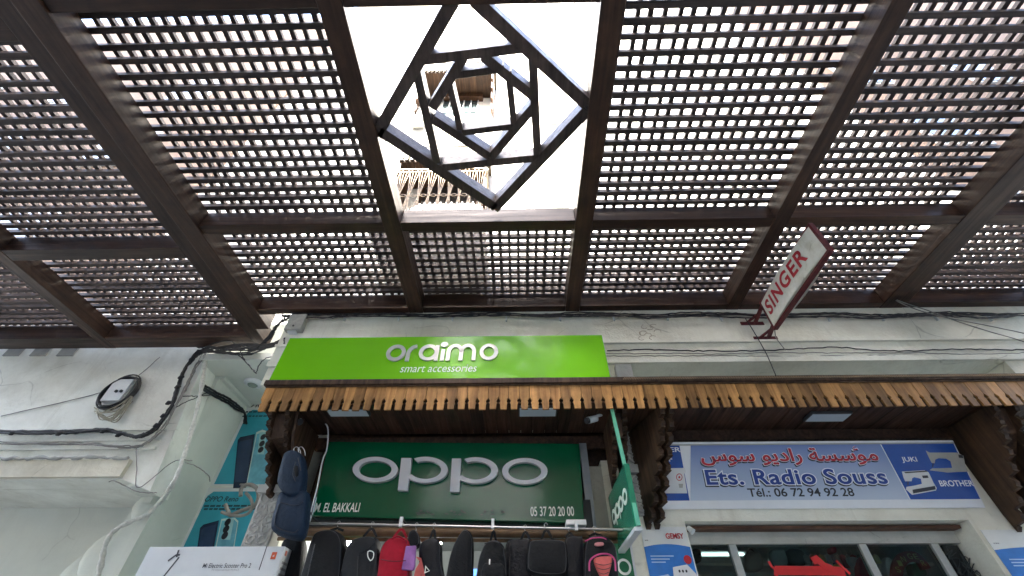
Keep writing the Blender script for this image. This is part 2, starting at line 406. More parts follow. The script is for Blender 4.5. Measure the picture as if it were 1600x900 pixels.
# balcony with ornate iron railing just above the pergola
RY = 3.15
ra = P(575, 266, Y=RY); rb = P(762, 266, Y=RY); rz0 = P(700, 350, Y=RY).z; rz1 = ra.z; rzm = P(700, 305, Y=RY).z
BX0, BX1 = -1.75, P(757, 300, Y=RY).x
BALC = empty('balcony', ((BX0 + BX1) / 2, 3.6, rz0), 'upper floor balcony with pale bent iron railing seen through the star opening', 'balcony')
IRON = plain('pale_gold_iron', (.20, .145, .085), .45, .2)
simple(0, (BX0 - .05, BX1 + .05, RY - .05, UY - .003, rz0 - .12, rz0)).build('floor_slab', WALLU, BALC)
for z in (rz0 + .02, rz1, rz1 - .07): MB().tube([(BX0, RY, z), (BX1, RY, z)], .011, 6).build('rail', IRON, BALC)
MB().tube([(BX1 + .001, RY + .02, rz1), (BX1 + .001, UY - .01, rz1)], .011, 6).build('rail', IRON, BALC)
k = 0; x = BX0 + .05; stp = .135
while x < BX1 - .02:
    m = MB()
    for dx in (-.055, -.02, .02, .055):
        m.tube([(x + dx * 1.15, RY, rz1 - .075), (x + dx * .2, RY, rzm + .03), (x + dx * .15, RY, rzm - .03), (x + dx * 1.1, RY, rz0 + .02)], .0055, 5)
    m.tube([(p[0], RY - .004, p[1]) for p in ell(x, rzm, .022, .022, 10)], .005, 5, closed=True)
    m.tube([(p[0], RY - .004, p[1]) for p in ell(x + stp / 2, rzm, .035, .028, 12)], .005, 5, closed=True)
    m.tube([(p[0], RY - .004, p[1]) for p in ell(x + stp / 2, rz1 - .036, .03, .03, 12)], .005, 5, closed=True)
    m.build('baluster', IRON, BALC); x += stp
DOORW = plain('dark_opening', (.02, .017, .015), .6)
simple(0, (BX0 + .1, BX1 - .15, UY - .03, UY - .004, rz0, 8.3)).build('door', PINE, BALC)
simple(0, (BX0 + .2, BX1 - .25, UY - .045, UY - .033, rz0 + .3, 8.2)).build('door_pane', DOORW, BALC)
# canopies of the upper floor
def upper_canopy(x0, x1, yf, zt, zb, name, label, zlow, win):
    e = empty(name, ((x0 + x1) / 2, yf, zb), label, 'canopy')
    simple(0, (x0, x1, yf + .02, UY - .003, zb + .03, zb + .07)).build('soffit', USOFF, e)
    simple(0, (x0 - .03, x1 + .03, yf - .03, UY - .003, zt, zt + .06)).build('roof_board', FRINGE_OLD, e)
    fringe_boards(e, x0, x1, yf, zb, zt - zb, FRINGE_OLD)
    nb = int((x1 - x0) / .13)
    for i in range(nb):
        xx = x0 + (i + .5) * (x1 - x0) / nb
        simple(0, (xx - .06, xx + .06, yf + .03, UY - .01, zb + .012, zb + .027)).build('soffit_board', USOFF, e)
    for xb in (x0 + .03, x1 - .03):
        m = MB(); prof = [(UY - .004, zb), (yf + .03, zb)]; st = 5
        for i in range(st):
            yy = yf + .03 + (UY - yf - .15) * ((i + 1) / st) ** 1.3; za = zb - (zb - zlow) * i / st; zc = zb - (zb - zlow) * (i + 1) / st
            prof += [(yy - .06, za - .02), (yy - .02, (za + zc) / 2), (yy - .04, zc)]
        prof += [(UY - .004, zlow)]
        m.prism(prof, YZ(xb), -.02, .02); m.build('bracket', PINE, e)
    return e
cb = P(700, 250, Y=3.45); ct = P(700, 231, Y=3.45)
upper_canopy(-1.9, P(762, 240, Y=3.45).x, 3.45, ct.z, cb.z, 'wooden_canopy', 'old wooden canopy with scalloped fringe right above the iron balcony railing', ct.z - 1.9, None)
cb = P(700, 112, Y=3.4); ct = P(700, 100, Y=3.4)
uc = upper_canopy(P(657, 108, Y=3.4).x, P(772, 108, Y=3.4).x, 3.4, ct.z, cb.z, 'wooden_canopy', 'highest wooden window canopy on the white building, seen in the centre of the star opening', ct.z - 2.0, None)
wb = P(725, 197, Y=UY); wt = P(725, 160, Y=UY)
WN = empty('upper_window', (wb.x, UY, wb.z), 'dark small-paned window under the highest wooden canopy', 'window')
wx0, wx1 = P(688, 180, Y=UY).x, P(745, 180, Y=UY).x
simple(0, (wx0, wx1, UY - .03, UY - .004, wb.z, wt.z)).build('pane', plain('dark_window_glass', (.05, .07, .075), .15), WN)
m = MB()
for i in range(6): xx = wx0 + (wx1 - wx0) * i / 5; m.box(xx - .012, xx + .012, UY - .05, UY - .033, wb.z, wt.z)
m.box(wx0, wx1, UY - .056, UY - .051, (wb.z + wt.z) / 2 - .02, (wb.z + wt.z) / 2 + .02)
m.build('glazing_bar', WHITEP, WN)
simple(0, (wx0 - .1, wx1 + .1, UY - .12, UY - .004, wt.z + .02, wt.z + .2)).build('head_board', PINE, WN)
for nm, (xa, ya, xb, yb), lb in (('upper_window', (846, 168, 866, 196), 'pale shuttered window at the right of the star opening on the white wall'), ('wall_plate', (836, 317, 888, 328), 'pale green plate low on the white wall just above the skylight beam')):
    a = P(xa, yb, Y=UY); b = P(xb, ya, Y=UY)
    o = MB().box(a.x, b.x, UY - .04, UY - .003, a.z, b.z)
    o.build(nm, plain('pale_green_shutter', (.30, .33, .25), .6), None, lb, 'window' if nm == 'upper_window' else 'plate')
# ceiling lamp bracket on the upper wall
a = P(655, 178, Y=3.85)
WLamp = empty('wall_lantern', (a.x, 3.9, a.z - .4), 'small grey box lantern on the white wall left of the small-paned window', 'lantern')
MB().prism([(-.12, 0), (.12, 0), (.2, .5), (0, .72), (-.2, .5)], lambda u, v, d: Vector((a.x + u, 3.9 - d, a.z - .4 + v)), -.08, .1).build('lamp_body', plain('weathered_grey', (.3, .3, .27), .5), WLamp)
MB().box(a.x - .03, a.x + .03, 3.96, 3.997, a.z - .3, a.z + .2).build('bracket', BLACKC, WLamp)
cbl = MB().tube(spline([P(780, 62, Y=3.7), P(840, 38, Y=3.0), P(905, 0, Y=2.2), P(960, -60, Y=1.5)]), .012, 5)
cbl.build('overhead_cable', BLACKC, None, 'thin dark cable crossing the bright sky in the upper right of the star opening', 'cable')

# peach buildings seen through the lattice, left and right, and an unseen row across the street shaped to block the sun
for nm, x0, x1, lb in (('peach_building', -22, -6.3, 'peach coloured tall building glimpsed through the left lattice panels'), ('peach_building', 7.6, 24, 'peach coloured tall building glimpsed through the right lattice panels')):
    e = empty(nm, ((x0 + x1) / 2, 7, 0), lb, 'building')
    simple(0, (x0, x1, 4.55 if x0 < 0 else 4.4, 10, 5.3, 21)).build('wall', PEACH, e)
    for i in range(4):
        for j in range(3):
            xx = (x0 if x0 > 0 else x1 - 14) + 1.2 + i * 3.2; zz = 6.5 + j * 3.2
            yy = 4.55 if x0 < 0 else 4.4
            wf = simple(0, (xx, xx + 1.1, yy - .06, yy - .003, zz, zz + 1.5)).build('window', WHITEP, e)
            simple(0, (xx + .08, xx + 1.02, yy - .075, yy - .063, zz + .08, zz + 1.42)).build('pane', plain('dark_window_glass', (.05, .07, .075), .15), wf)
OB = empty('opposite_shade_building', (0, -11, 0), 'unseen pale building across the street behind the viewer, shaped to block the sun', 'building')
simple(0, (-3.4, .7, -14, -8.5, 0, 17.6)).build('wall', WALLU, OB)  # narrow pale section, sized for its reflection in the dark green sign
for a_, b_, h_ in ((-30, -9.5, 34), (-9.497, -3.403, 17.6), (.703, 3.6, 17.6), (3.603, 30, 34)): simple(0, (a_, b_, -14, -8.52, 0, h_)).build('side_wall', plaster('ochre_wall', (.10, .07, .05), (.06, .045, .035), .5, .8, .3), OB)  # unseen end blocks raised tall to keep the peach walls in shade
for i in range(12):
    xx = -22 + i * 3.8
    simple(0, (xx, xx + 1.3, -8.497, -8.44, 4.6, 6.2)).build('window', plain('dark_window_glass', (.05, .07, .075), .15), OB)
    simple(0, (xx - .2, xx + 1.8, -8.497, -8.42, 0, 2.9)).build('shop_shutter', plain('blue_shutter', (.2, .3, .38), .5), OB)

# ---------------------------------------------------------------- left building
LB = empty('corner_building', (-6, 5, 0), 'dirty white plastered building at the left with a cable-hung wall over a deep ledge', 'building')
LY = 4.5
cor = [(-14, 3.19), (-4.17, 3.19), (-3.80, 3.07), (-4.06, 4.72), (-4.06, 5.35), (-14, 5.35)]
MB().box(-14, -4.083, 4.803, 5.65, 3.188, 5.35).build('floor_above', WALLL, LB)
MB().prism(cor, XZ(LY), -.3, 0).build('wall', WALLL, LB)
simple(0, (-14, -4.083, 5.44, 5.65, 0, 3.186)).build('lower_wall', WALLG, LB)
MB().box(-14, -4.17, LY - .05, LY - .003, 3.20, P(100, 721, Y=LY).z).build('ledge', WALLC, LB)
m = MB()
for py, h_, d in ((672, .02, .03), (688, .018, .022), (700, .03, .035)):
    z = P(100, py, Y=LY).z; m.box(-14, P(300 - (py - 600) * .55, py, Y=LY).x, LY - d, LY - .003, z - h_, z)
m.build('moulding', WALLL, LB)
# rough broken plaster line above the ledge
pts = [Vector((-6.4 + i * .045, LY - .055, P(100, 719, Y=LY).z + random.uniform(-.012, .012))) for i in range(50)]
MB().tube(pts, [random.uniform(.008, .024) for _ in pts], 5).build('crumbled_edge', STONE, LB)
# rounded plaster buttress under the corner
m = MB()
def lump(c, r_, n=14, k=9):
    vs = []; fs = []
    for i in range(k + 1):
        th = math.pi * i / k
        for j in range(n):
            ph = 2 * math.pi * j / n
            vs.append((c[0] + r_[0] * math.sin(th) * math.cos(ph), c[1] + r_[1] * math.sin(th) * math.sin(ph), c[2] + r_[2] * math.cos(th)))
    for i in range(k):
        for j in range(n): fs.append((i * n + j, i * n + (j + 1) % n, (i + 1) * n + (j + 1) % n, (i + 1) * n + j))
    m.add(vs, fs, True)
m.box(-4.25, -3.983, 4.92, 5.44, 0, 3.066)
b1 = P(222, 790, Y=4.85); lump((b1.x, 4.95, b1.z), (.13, .14, .17)); 
b2 = P(175, 850, Y=5.15); lump((b2.x, 5.3, b2.z - .1), (.35, .16, .30)); lump((b2.x - .1, 5.36, b2.z - .5), (.5, .14, .6))
b3 = P(215, 760, Y=4.62); lump((b3.x, 4.75, b3.z), (.16, .2, .05))
m.build('buttress', WALLG, LB)
simple(0, (-14, -4.3, 5.40, 5.437, 2.19, 2.23)).build('window_head', plain('dark_trim', (.05, .05, .05), .5), LB)
# return wall and ceiling of the recess
simple(0, (-4.08, -2.205, 5.6, 5.75, 0, 4.62)).build('recess_back', WALLL, LB)
MB().prism([(4.90, 0), (5.598, 0), (5.598, 4.618), (4.803, 4.618), (4.803, 3.05), (4.90, 3.05)], YZ(-3.98), -.10, 0).build('return_wall', WALLG, LB)
simple(0, (-4.055, -2.703, 4.42, 5.75, 4.622, 4.72)).build('ceiling', WALLG, LB)
simple(0, (-3.977, -3.92, 4.81, 5.59, 4.58, 4.619)).build('cornice', WALLG, LB)
cl = P(397, 597, Z=4.62)
CL = empty('ceiling_lamp', (cl.x, cl.y, 4.56), 'round white flush ceiling lamp in the recess left of the green signs', 'lamp')
m = MB(); m.tube([(cl.x, cl.y, 4.617), (cl.x, cl.y, 4.59), (cl.x, cl.y, 4.575)], [.12, .12, .09], 20); m.build('lamp_ring', WHITEP, CL)
MB().tube([(cl.x, cl.y, 4.574), (cl.x, cl.y, 4.56)], [.065, .055], 16).build('lamp_glass', plain('dull_glass', (.2, .25, .22), .2), CL)
for i in range(3):
    a = P(5 + i * 42, 557, Y=LY); b = P(38 + i * 42, 548, Y=LY); MB().box(a.x, b.x, LY - .02, LY - .003, a.z - .0, b.z + .05).build('vent_plate', plain('grey_vent', (.3, .3, .27), .5), LB)

# ---------------------------------------------------------------- pergolas
ZB = 4.83; BH = .21; LT = ZB + BH
X_A0, X_A1, X_B1 = -3.42, -3.256, -3.07
R2a, R2b, R3a, R3b, R4a, R4b, R5a, R5b = -1.287, -1.118, .568, .733, 2.46, 2.607, 4.25, 4.52
Y0 = -1.3
PL = empty('pergola', (-6, 2, ZB), 'dark brown wooden pergola at the left reaching further back over the dirty wall', 'pergola')
PR = empty('pergola', (1, 2, ZB), 'dark brown wooden pergola with the star shaped opening above the green signs', 'pergola')
def rafter(par, x0, x1, y0, y1, z0=ZB, z1=LT, mat=WY, name='rafter'):
    return MB().box(x0, x1, y0, y1, z0, z1).build(name, mat, par, bevel=.006)
def lattice(par, x0, x1, y0, y1, joined=False):
    org = wloc(par); p = .1015; s = .0435
    e = bpy.data.objects.new('lattice_panel', None); COL.objects.link(e); e.parent = par; e.location = Vector(((x0 + x1) / 2, (y0 + y1) / 2, LT)) - org
    ny = max(1, round((y1 - y0) / p)); nx = max(1, round((x1 - x0) / p)); c = Vector(((x0 + x1) / 2, (y0 + y1) / 2, LT)); ex = .072; ey = .05
    if joined:
        m = MB()
        for i in range(ny): yy = y0 + (i + .5) * p; m.box(x0, x1, yy - s / 2, yy + s / 2, LT + .001, LT + .038)
        for i in range(nx): xx = x0 + (i + .5) * (x1 - x0) / nx; m.box(xx - s * .42, xx + s * .42, y0, y1, LT + .047, LT + .080)
        m.build('slat', SLX, e, kind='stuff'); return
    def put(me, mat, n, f):
        for i in range(n):
            o = bpy.data.objects.new('slat', me); COL.objects.link(o); o.parent = e; o.location = f(i); o.rotation_euler = (random.uniform(-.05, .05) if mat is SLX else 0, 0, random.uniform(-.004, .004)); o.scale = (1, random.uniform(.86, 1.14), random.uniform(.92, 1.05)) if mat is SLX else (random.uniform(.85, 1.15), 1, 1)
    a = MB().box(-(x1 - x0) / 2 - ex, (x1 - x0) / 2 + ex, -s / 2, s / 2, .001, .048).mesh('slat', Vector((0, 0, 0))); a.materials.append(SLX)
    b = MB().box(-s * .42, s * .42, -(y1 - y0) / 2 - ey, (y1 - y0) / 2 + ey, .049, .081).mesh('slat', Vector((0, 0, 0))); b.materials.append(SLY)
    put(a, SLX, ny + 1, lambda i: Vector((0, y0 + (i + .56) * (y1 - y0) / ny - c.y + random.uniform(-.007, .007), random.uniform(-.001, .0))))
    put(b, SLY, nx, lambda i: Vector((x0 + (i + .5) * (x1 - x0) / nx - c.x + random.uniform(-.008, .008), 0, 0)))
def cross(par, x0, x1, y0, y1, z0=ZB, mat=WX, name='cross_beam'):
    return MB().box(x0, x1, y0, y1, z0, LT - .001).build(name, mat, par, bevel=.005)
# right pergola
PYB = YW - .005
rafter(PR, X_A1 + .003, X_B1, Y0, 4.05, ZB - .02)
for a, b in ((R2a, R2b), (R3a, R3b), (R4a, R4b), (R5a, R5b)): rafter(PR, a, b, Y0, PYB)
bays = [(X_B1, R2a), (R2b, R3a), (R3b, R4a), (R4b, R5a), (R5b, 6.1)]
g = .002
MB().box(X_B1 + g, 6.5, PYB - .0, PYB + .0001, 0, 0) if 0 else None
for i, (a, b) in enumerate(bays):
    cross(PR, a + g, b - g, 3.70, PYB - .002, ZB + .002, name='rear_beam')
    cross(PR, a + g, b - g, 2.46, 2.565, ZB + .003)
    cross(PR, a + g, b - g, .60, .70, ZB + .003) if i in (0, 1) else None
    lattice(PR, a + g, b - g, 2.57, 3.70)
    if i != 1: lattice(PR, a + g, b - g, .70, 2.46)
    lattice(PR, a + g, b - g, Y0, .60 if i in (0, 1) else .70, True)
rafter(PR, 6.1, 6.25, Y0, PYB)
cross(PR, X_B1 + g, 6.25, Y0 - .12, Y0 - g, ZB + .003)
# left pergola
LX = [(-5.42, -5.27), (-7.3, -7.15)]
rafter(PL, X_A0, X_A1, Y0, 4.44)
for a, b in LX: rafter(PL, a, b, Y0, 4.44)
for i, (a, b) in enumerate([(-5.27, X_A0), (-7.15, -5.42)]):
    cross(PL, a + g, b - g, 4.22, 4.437, ZB + .002, name='rear_beam')
    cross(PL, a + g, b - g, 2.74, 2.885, ZB + .003)
    cross(PL, a + g, b - g, .62, .86, ZB + .003)
    lattice(PL, a + g, b - g, 2.89, 4.22)
    lattice(PL, a + g, b - g, .86, 2.74, i == 1 and False)
    lattice(PL, a + g, b - g, Y0, .62, True)
cross(PL, -7.3, X_A1, Y0 - .12, Y0 - g, ZB + .003)

# the star of nested square frames in the opening: four bars each
SZ = ZB + .03
def barpx(p0, p1, wd=.085, ht=.13, z=SZ, shrink=0.):
    a = P(*p0, Z=z); b = P(*p1, Z=z); d = (b - a).normalized() * shrink
    a = a + d; b = b - d; a.z = b.z = z + ht / 2
    MB().bar(a, b, wd, ht).build('star_bar', WD, PR, bevel=.004)
for k_, (lst, wd, z, ht) in enumerate((
    ([((708, 2), (588, 212)), ((592, 205), (775, 325)), ((772, 328), (918, 173)), ((740, 0), (918, 165))], .090, SZ, .14),
    ([((655, 95), (822, 75)), ((647, 98), (683, 256)), ((686, 263), (846, 247)), ((832, 80), (840, 246))], .066, SZ + .001, .138),
    ([((724, 90), (675, 170)), ((676, 187), (766, 246)), ((766, 248), (834, 168)), ((754, 88), (834, 152))], .071, SZ + .002, .136),
    ([((706, 119), (788, 108)), ((700, 124), (719, 204)), ((722, 208), (804, 198)), ((794, 112), (803, 196))], .050, SZ + .003, .134))):
    for p0, p1 in lst: barpx(p0, p1, wd, ht, z)

# ---------------------------------------------------------------- pine fringe canopy over both shops
CY = 3.2; CZ0, CZ1 = 3.265, 3.49; CX0, CX1 = -2.18, 5.4
CAN = empty('shop_canopy', (1.5, 3.5, CZ0), 'long pine shop canopy with keyhole cut fringe boards above the dark green and blue signs', 'canopy')
fringe_boards(CAN, CX0, CX1, CY, CZ0, CZ1 - CZ0, FRINGE)
simple(0, (CX0 - .02, CX1, CY - .045, YW - .004, CZ1 + .003, CZ1 + .055)).build('top_board', DARKW, CAN, bevel=.006)
m = MB(); n = 900
for i in range(0, 300): x = .9 + i * .0145; m.tube([(x, CY - .052, CZ1 + .022), (x + .009, CY - .062, CZ1 + .032), (x + .016, CY - .052, CZ1 + .038)], .0045, 4)
m.build('twisted_rope', plain('rope_wood', (.28, .2, .12), .7), CAN)
simple(0, (CX0, CX1, CY - .03, CY - .0225, CZ1 - .012, CZ1 + .001)).build('batten', DARKW, CAN)
nb = int((CX1 - CX0) / .11)
proto = None; org = wloc(CAN)
for i in range(nb):
    x = CX0 + (i + .5) * .11
    if proto is None: proto = MB().box(-.053, .053, .0, YW - CY - .03, 0, .014).mesh('soffit_board', Vector()); proto.materials.append(SOFF)
    o = bpy.data.objects.new('soffit_board', proto); COL.objects.link(o); o.parent = CAN; o.location = Vector((x, CY + .004, CZ0 + .06 + random.uniform(-.002, .002))) - org
simple(0, (CX0, CX1, CY + .004, YW - .03, CZ0 + .09, CZ0 + .12)).build('backing_board', SOFF, CAN)
simple(0, (-1.90, .84, YW + .02, YW + .06, 3.2, CZ0 + .05)).build('wall_beam', SOFF, CAN)
simple(0, (1.3, 4.2, YW - .07, YW - .006, 3.23, CZ0 + .058)).build('wall_beam', SOFF, CAN)
# left end cheek
MB().prism([(YW - .01, 2.66), (YW - .01, CZ0 + .052), (CY + .10, CZ0 + .052), (CY + .16, CZ0 - .12), (CY + .30, CZ0 - .30), (YW - .14, 2.80)], YZ(-1.895), -.012, .012).build('cheek_board', DARKW, CAN)
MB().prism([(CY + .01, CZ0 + .05), (YW - .03, CZ0 + .05), (YW - .03, CZ1), (CY + .01, CZ1)], YZ(CX0 + .003), 0, .02).build('end_board', DARKW, CAN)

# carved scalloped brackets (two scalloped boards with a filling between)
def bracket(x0_, label, ztip=2.56, gap=.10, group=None, ytop=CY + .05, filled=True, mat=DARKW, k=0.):
    x = x0_
    def YZ(xx): return lambda u, v, d: Vector((xx + d + k * (u - ytop), u, v))
    e = empty('carved_bracket', (x, YW - .05, ztip), label, 'bracket', group)
    for sx in (-1, 1):
        zt = CZ0 + .05; prof = [(YW - .006, ztip + .1), (YW - .006, zt), (ytop, zt)]
        st = 8
        for i in range(st):
            t0 = i / st; t1 = (i + 1) / st
            yA = ytop + (YW - .05 - ytop) * (t0 ** 1.25); yB = ytop + (YW - .05 - ytop) * (t1 ** 1.25)
            zA = zt - (zt - ztip) * t0; zB = zt - (zt - ztip) * t1; h_ = zA - zB
            prof += [(yA, zA - h_ * .12), (yA - .012, zA - h_ * .35), (yA + .004, zA - h_ * .62), (yA - .006, zA - h_ * .74), (yB - .01 + .02, zA - h_ * .9)]
        prof += [(YW - .05, ztip), (YW - .02, ztip - .03)]
        MB().prism(prof, YZ(x + sx * gap / 2), -.018, .018).build('scalloped_board', mat, e)
    if filled:
        MB().prism([(YW - .008, ztip + .15), (YW - .008, CZ0 + .04), (ytop + .06, CZ0 + .04), (ytop + .12, CZ0 - .15), (YW - .12, ztip + .3)], YZ(x), -gap / 2 + .02, gap / 2 - .02).build('filling_board', mat, e)
    return e
bracket(-2.02, 'carved brown bracket at the left end of the canopy beside the phone posters', 2.75, .15)
bracket(.85, 'carved brown bracket between the dark green sign and the hanging green sign', 2.86, .09, ytop=CY + .09)
bracket(1.235, 'carved brown bracket left of the blue sign, its double tip ending over the white wall', 2.55, .07, k=-.32)
bracket(4.02, 'carved brown bracket at the right end of the blue sign', 2.52, .17)

# flat light panels under the canopy
LEDM = plain('led_panel_face', (.50, .58, .62), .4, var=.04)
for (xa, xb, ya, yb, lb) in ((515, 575, 636, 650, 'pale square light panel under the canopy near the left end of the dark green sign'),
                             (812, 868, 636, 650, 'pale square light panel under the canopy near the right end of the dark green sign'),
                             (1262, 1320, 644, 658, 'dim square light panel under the canopy above the blue sign')):
    zc = CZ0 + .035; c = P((xa + xb) / 2, yb, Z=zc); x0 = P(xa, yb - 3, Z=zc).x; x1 = P(xb, yb - 3, Z=zc).x; y1 = c.y; y0 = CY + .04 if x0 < 2 else y1 - .13
    pass
    e = empty('ceiling_light', ((x0 + x1) / 2, (y0 + y1) / 2, zc), lb, 'light')
    simple(0, (x0 - .012, x1 + .012, y0 - .012, y1 + .012, zc + .001, zc + .024)).build('frame', plain('dark_trim', (.05, .05, .05), .5), e)
    simple(0, (x0, x1, y0, y1, zc - .004, zc + .0)).build('diffuser', LEDM, e)

# ---------------------------------------------------------------- lime green sign
LIME = plain('lime_enamel', (.165, .52, .006), .2, var=.03, nscale=3, coat=.5)
lp = Plane(P(420, 594, Y=CY - .02), R(-3))
ub = lp.hit(955, 595)[0]; vt = lp.hit(700, 525.5)[1]
OS = empty('shop_sign', lp.O + lp.u * ub / 2, 'lime green sign with silver rounded lettering standing on the canopy edge', 'sign')
MB().prism([(0, 0), (ub, 0), (ub, vt), (0, vt)], lp.pt, -.06, 0).build('board', LIME, OS, bevel=.004)
SILVER = plain('silver_lettering', (.50, .52, .50), .3, .35, var=.05)
a = lp.hit(400 + 535 / 2.667, 480 + 228 / 2.667); b = lp.hit(400 + 1010 / 2.667, 480 + 155 / 2.667)
def lmap(x, y): return (a[0] + (x - 535) / 475 * (b[0] - a[0]), a[1] + (228 - y) / 73 * (b[1] - a[1]))
ky = (b[1] - a[1]) / 73; kx = (b[0] - a[0]) / 475
def stroke(m, pts, wd, d0, d1, closed=False): m.ribbon([lmap(*p) for p in pts], wd, lp.pt, d0, d1, closed)
SW = 15 * (kx + ky) / 2
letters = {
 'o': [(ell(576, 191.5, 33, 29, 30), True)],
 'r': [([(629, 228), (629, 196)] + ell(662, 196, 33, 33, 10, 180, 268), False)],
 'a': [(ell(715, 191.5, 33, 29, 30), True), ([(750, 160), (750, 228)], False)],
 'i': [([(776, 178), (776, 228)], False), (ell(778, 157, 7.5, 5, 12), True)],
 'm': [([(800, 228), (800, 190)] + ell(827, 190, 27, 28, 12, 180, 360) + [(854, 228)], False), ([(854, 190)] + ell(881, 190, 27, 28, 12, 180, 360) + [(908, 228)], False)],
 'o2': [(ell(971, 191.5, 31, 29, 30), True)]}
for k_, ss in letters.items():
    m = MB()
    for pts, cl_ in ss:
        stroke(m, pts, SW, .002, .014, cl_)
    m.build('letter', SILVER, OS)
text_on(lp, 'smart accessories', lp.box(400 + 603 / 2.667, 480 + 241 / 2.667, 400 + 920 / 2.667, 480 + 271 / 2.667), plain('white_vinyl', (.75, .8, .72), .4, var=.03), OS, shear=.18)

# ---------------------------------------------------------------- dark green sign with raised letters
GREEN = plain('green_enamel', (.001, .085, .034), .12, var=.08, nscale=4, spec=.35, coat=.1)
gp = Plane(P(487, 806, Y=3.72), R(0), 0)
p0, p1 = gp.hit(487, 806), gp.hit(913, 818); q0, q1 = gp.hit(514, 690), gp.hit(905, 693)
GS = empty('shop_sign', gp.pt((p0[0] + p1[0]) / 2, 0), 'dark green sign with big raised white letters and a phone number, over the hanging bags', 'sign')
MB().prism([p0, p1, q1, q0], gp.pt, -.10, 0).build('board', GREEN, GS, bevel=.006)
LET = plain('letter_plastic', (.55, .56, .58), .35, var=.04)
def gm(x, y): return gp.hit(420 + x / 2.5, 660 + y / 2.5)
def ering(m, x0, x1, y0, y1, tx, ty, a0=0, a1=360, d0=.004, d1=.045):
    cx, cy = (x0 + x1) / 2, (y0 + y1) / 2; rx, ry = (x1 - x0) / 2, (y1 - y0) / 2; n = 40; full = a1 - a0 >= 360
    A = [R(a0 + (a1 - a0) * i / (n if full else n - 1)) for i in range(n)]
    out = [gm(cx + rx * math.cos(t), cy + ry * math.sin(t)) for t in A]
    inn = [gm(cx + (rx - tx) * math.cos(t), cy + (ry - ty) * math.sin(t)) for t in A]
    vs = [gp.pt(*p, d) for d in (d0, d1) for p in out + inn]; o = 2 * n; fs = []
    for i in range(n if full else n - 1):
        j = (i + 1) % n; fs += [(o + i, o + j, o + n + j, o + n + i), (i, j, o + j, o + i), (n + i, o + n + i, o + n + j, n + j)]
    if not full: fs += [(0, o, o + n, n), (n - 1, 2 * n - 1, o + 2 * n - 1, o + n - 1)]
    m.add(vs, fs); return m
ering(MB(), 333, 508, 142, 240, 24, 15).build('letter', LET, GS)
m = ering(MB(), 528, 702, 142, 243, 26, 15, -120, 150)
m.prism([gm(522, 147), gm(562, 147), gm(546, 274), gm(508, 272)], gp.pt, .004, .046); m.build('letter', LET, GS)
m = ering(MB(), 722, 896, 144, 245, 26, 15, -120, 150)
m.prism([gm(718, 149), gm(753, 149), gm(747, 279), gm(710, 277)], gp.pt, .004, .046); m.build('letter', LET, GS)
ering(MB(), 912, 1088, 147, 248, 24, 15).build('letter', LET, GS)
WV = plain('white_vinyl', (.75, .8, .72), .4)
text_on(gp, 'M. EL BAKKALI', (gm(183, 330)[0], gm(270, 351)[1], gm(356, 330)[0], gm(270, 315)[1]), WV, GS, offset=.012)
text_on(gp, '05 37 20 20 00', (gm(1022, 350)[0], gm(1100, 367)[1], gm(1192, 350)[0], gm(1100, 329)[1]), WV, GS, offset=.012)
# worn patches near the bottom edge
m = MB()
for i in range(26):
    x = random.choice((random.uniform(570, 640), random.uniform(690, 770), random.uniform(830, 930))); y = 352 + random.uniform(-10, 9)
    m.add([gp.pt(*gm(x + random.uniform(2, 11) * math.cos(t), y + random.uniform(1, 5) * math.sin(t)), .0015 + i * .00004) for t in [k_ * .9 for k_ in range(7)]], [tuple(range(7))])
m.build('worn_patch', plain('worn_green', (.03, .07, .045), .7), GS)

# ---------------------------------------------------------------- blue shop sign
bp_ = Plane(P(1543, 797, Y=YW - .02), R(15))
bp_.O = bp_.pt(*bp_.hit(1020, 796)); bl = bp_.hit(1034, 796)[0]; br_ = bp_.hit(1542, 797)[0]; bt = bp_.hit(1300, 689)[1]
BS = empty('shop_sign', bp_.pt((bl + br_) / 2, 0), 'white bordered blue sign with red Arabic and blue lettering and sewing machine pictures', 'sign')
MB().prism([(bl, 0), (br_, 0), (br_, bt), (bl, bt)], bp_.pt, -.03, 0).build('board', plain('sign_white', (.72, .75, .78), .25, var=.03), BS, bevel=.003)
def bb(x, y): return bp_.hit(980 + x / 2.5, 540 + y / 2.5)
vb0 = bb(700, 603)[1]; vb1 = bb(700, 387)[1]
BLUE = plain('print_blue', (.012, .065, .32), .25, var=.08)
zg0 = bp_.pt(0, vb0).z - BS.location.z; zg1 = bp_.pt(0, vb1).z - BS.location.z
GRD = grad('print_violet_grey', (.47, .55, .66), (.15, .22, .46), zg0, zg1)
MB().prism([(bb(247, 603)[0], vb0), (bb(1103, 603)[0], vb0), (bb(988, 388)[0], vb1), (bb(247, 388)[0], vb1)], bp_.pt, .0005, .002).build('printed_field', GRD, BS)
MB().prism([(bl + .002, vb0), (bb(243, 603)[0], vb0), (bb(243, 603)[0], vb1), (bl + .002, vb1)], bp_.pt, .0005, .002).build('printed_panel', BLUE, BS)
MB().prism([(bb(1108, 603)[0], vb0), (br_ - .012, vb0), (br_ - .012, vb1), (bb(993, 388)[0], vb1)], bp_.pt, .0005, .002).build('printed_panel', BLUE, BS)
MB().prism([(bl + .01, bt - .03), (br_ - .01, bt - .03), (br_ - .01, bt - .02), (bl + .01, bt - .02)], bp_.pt, .0005, .008).build('edge_strip', plain('grey_trim', (.3, .32, .3), .4), BS)
INK_R = plain('ink_red', (.42, .012, .024), .3); INK_B = plain('ink_blue', (.010, .04, .24), .3); INK_W = plain('ink_white', (.70, .74, .80), .3, var=.03); INK_K = plain('ink_black', (.012, .012, .016), .3)
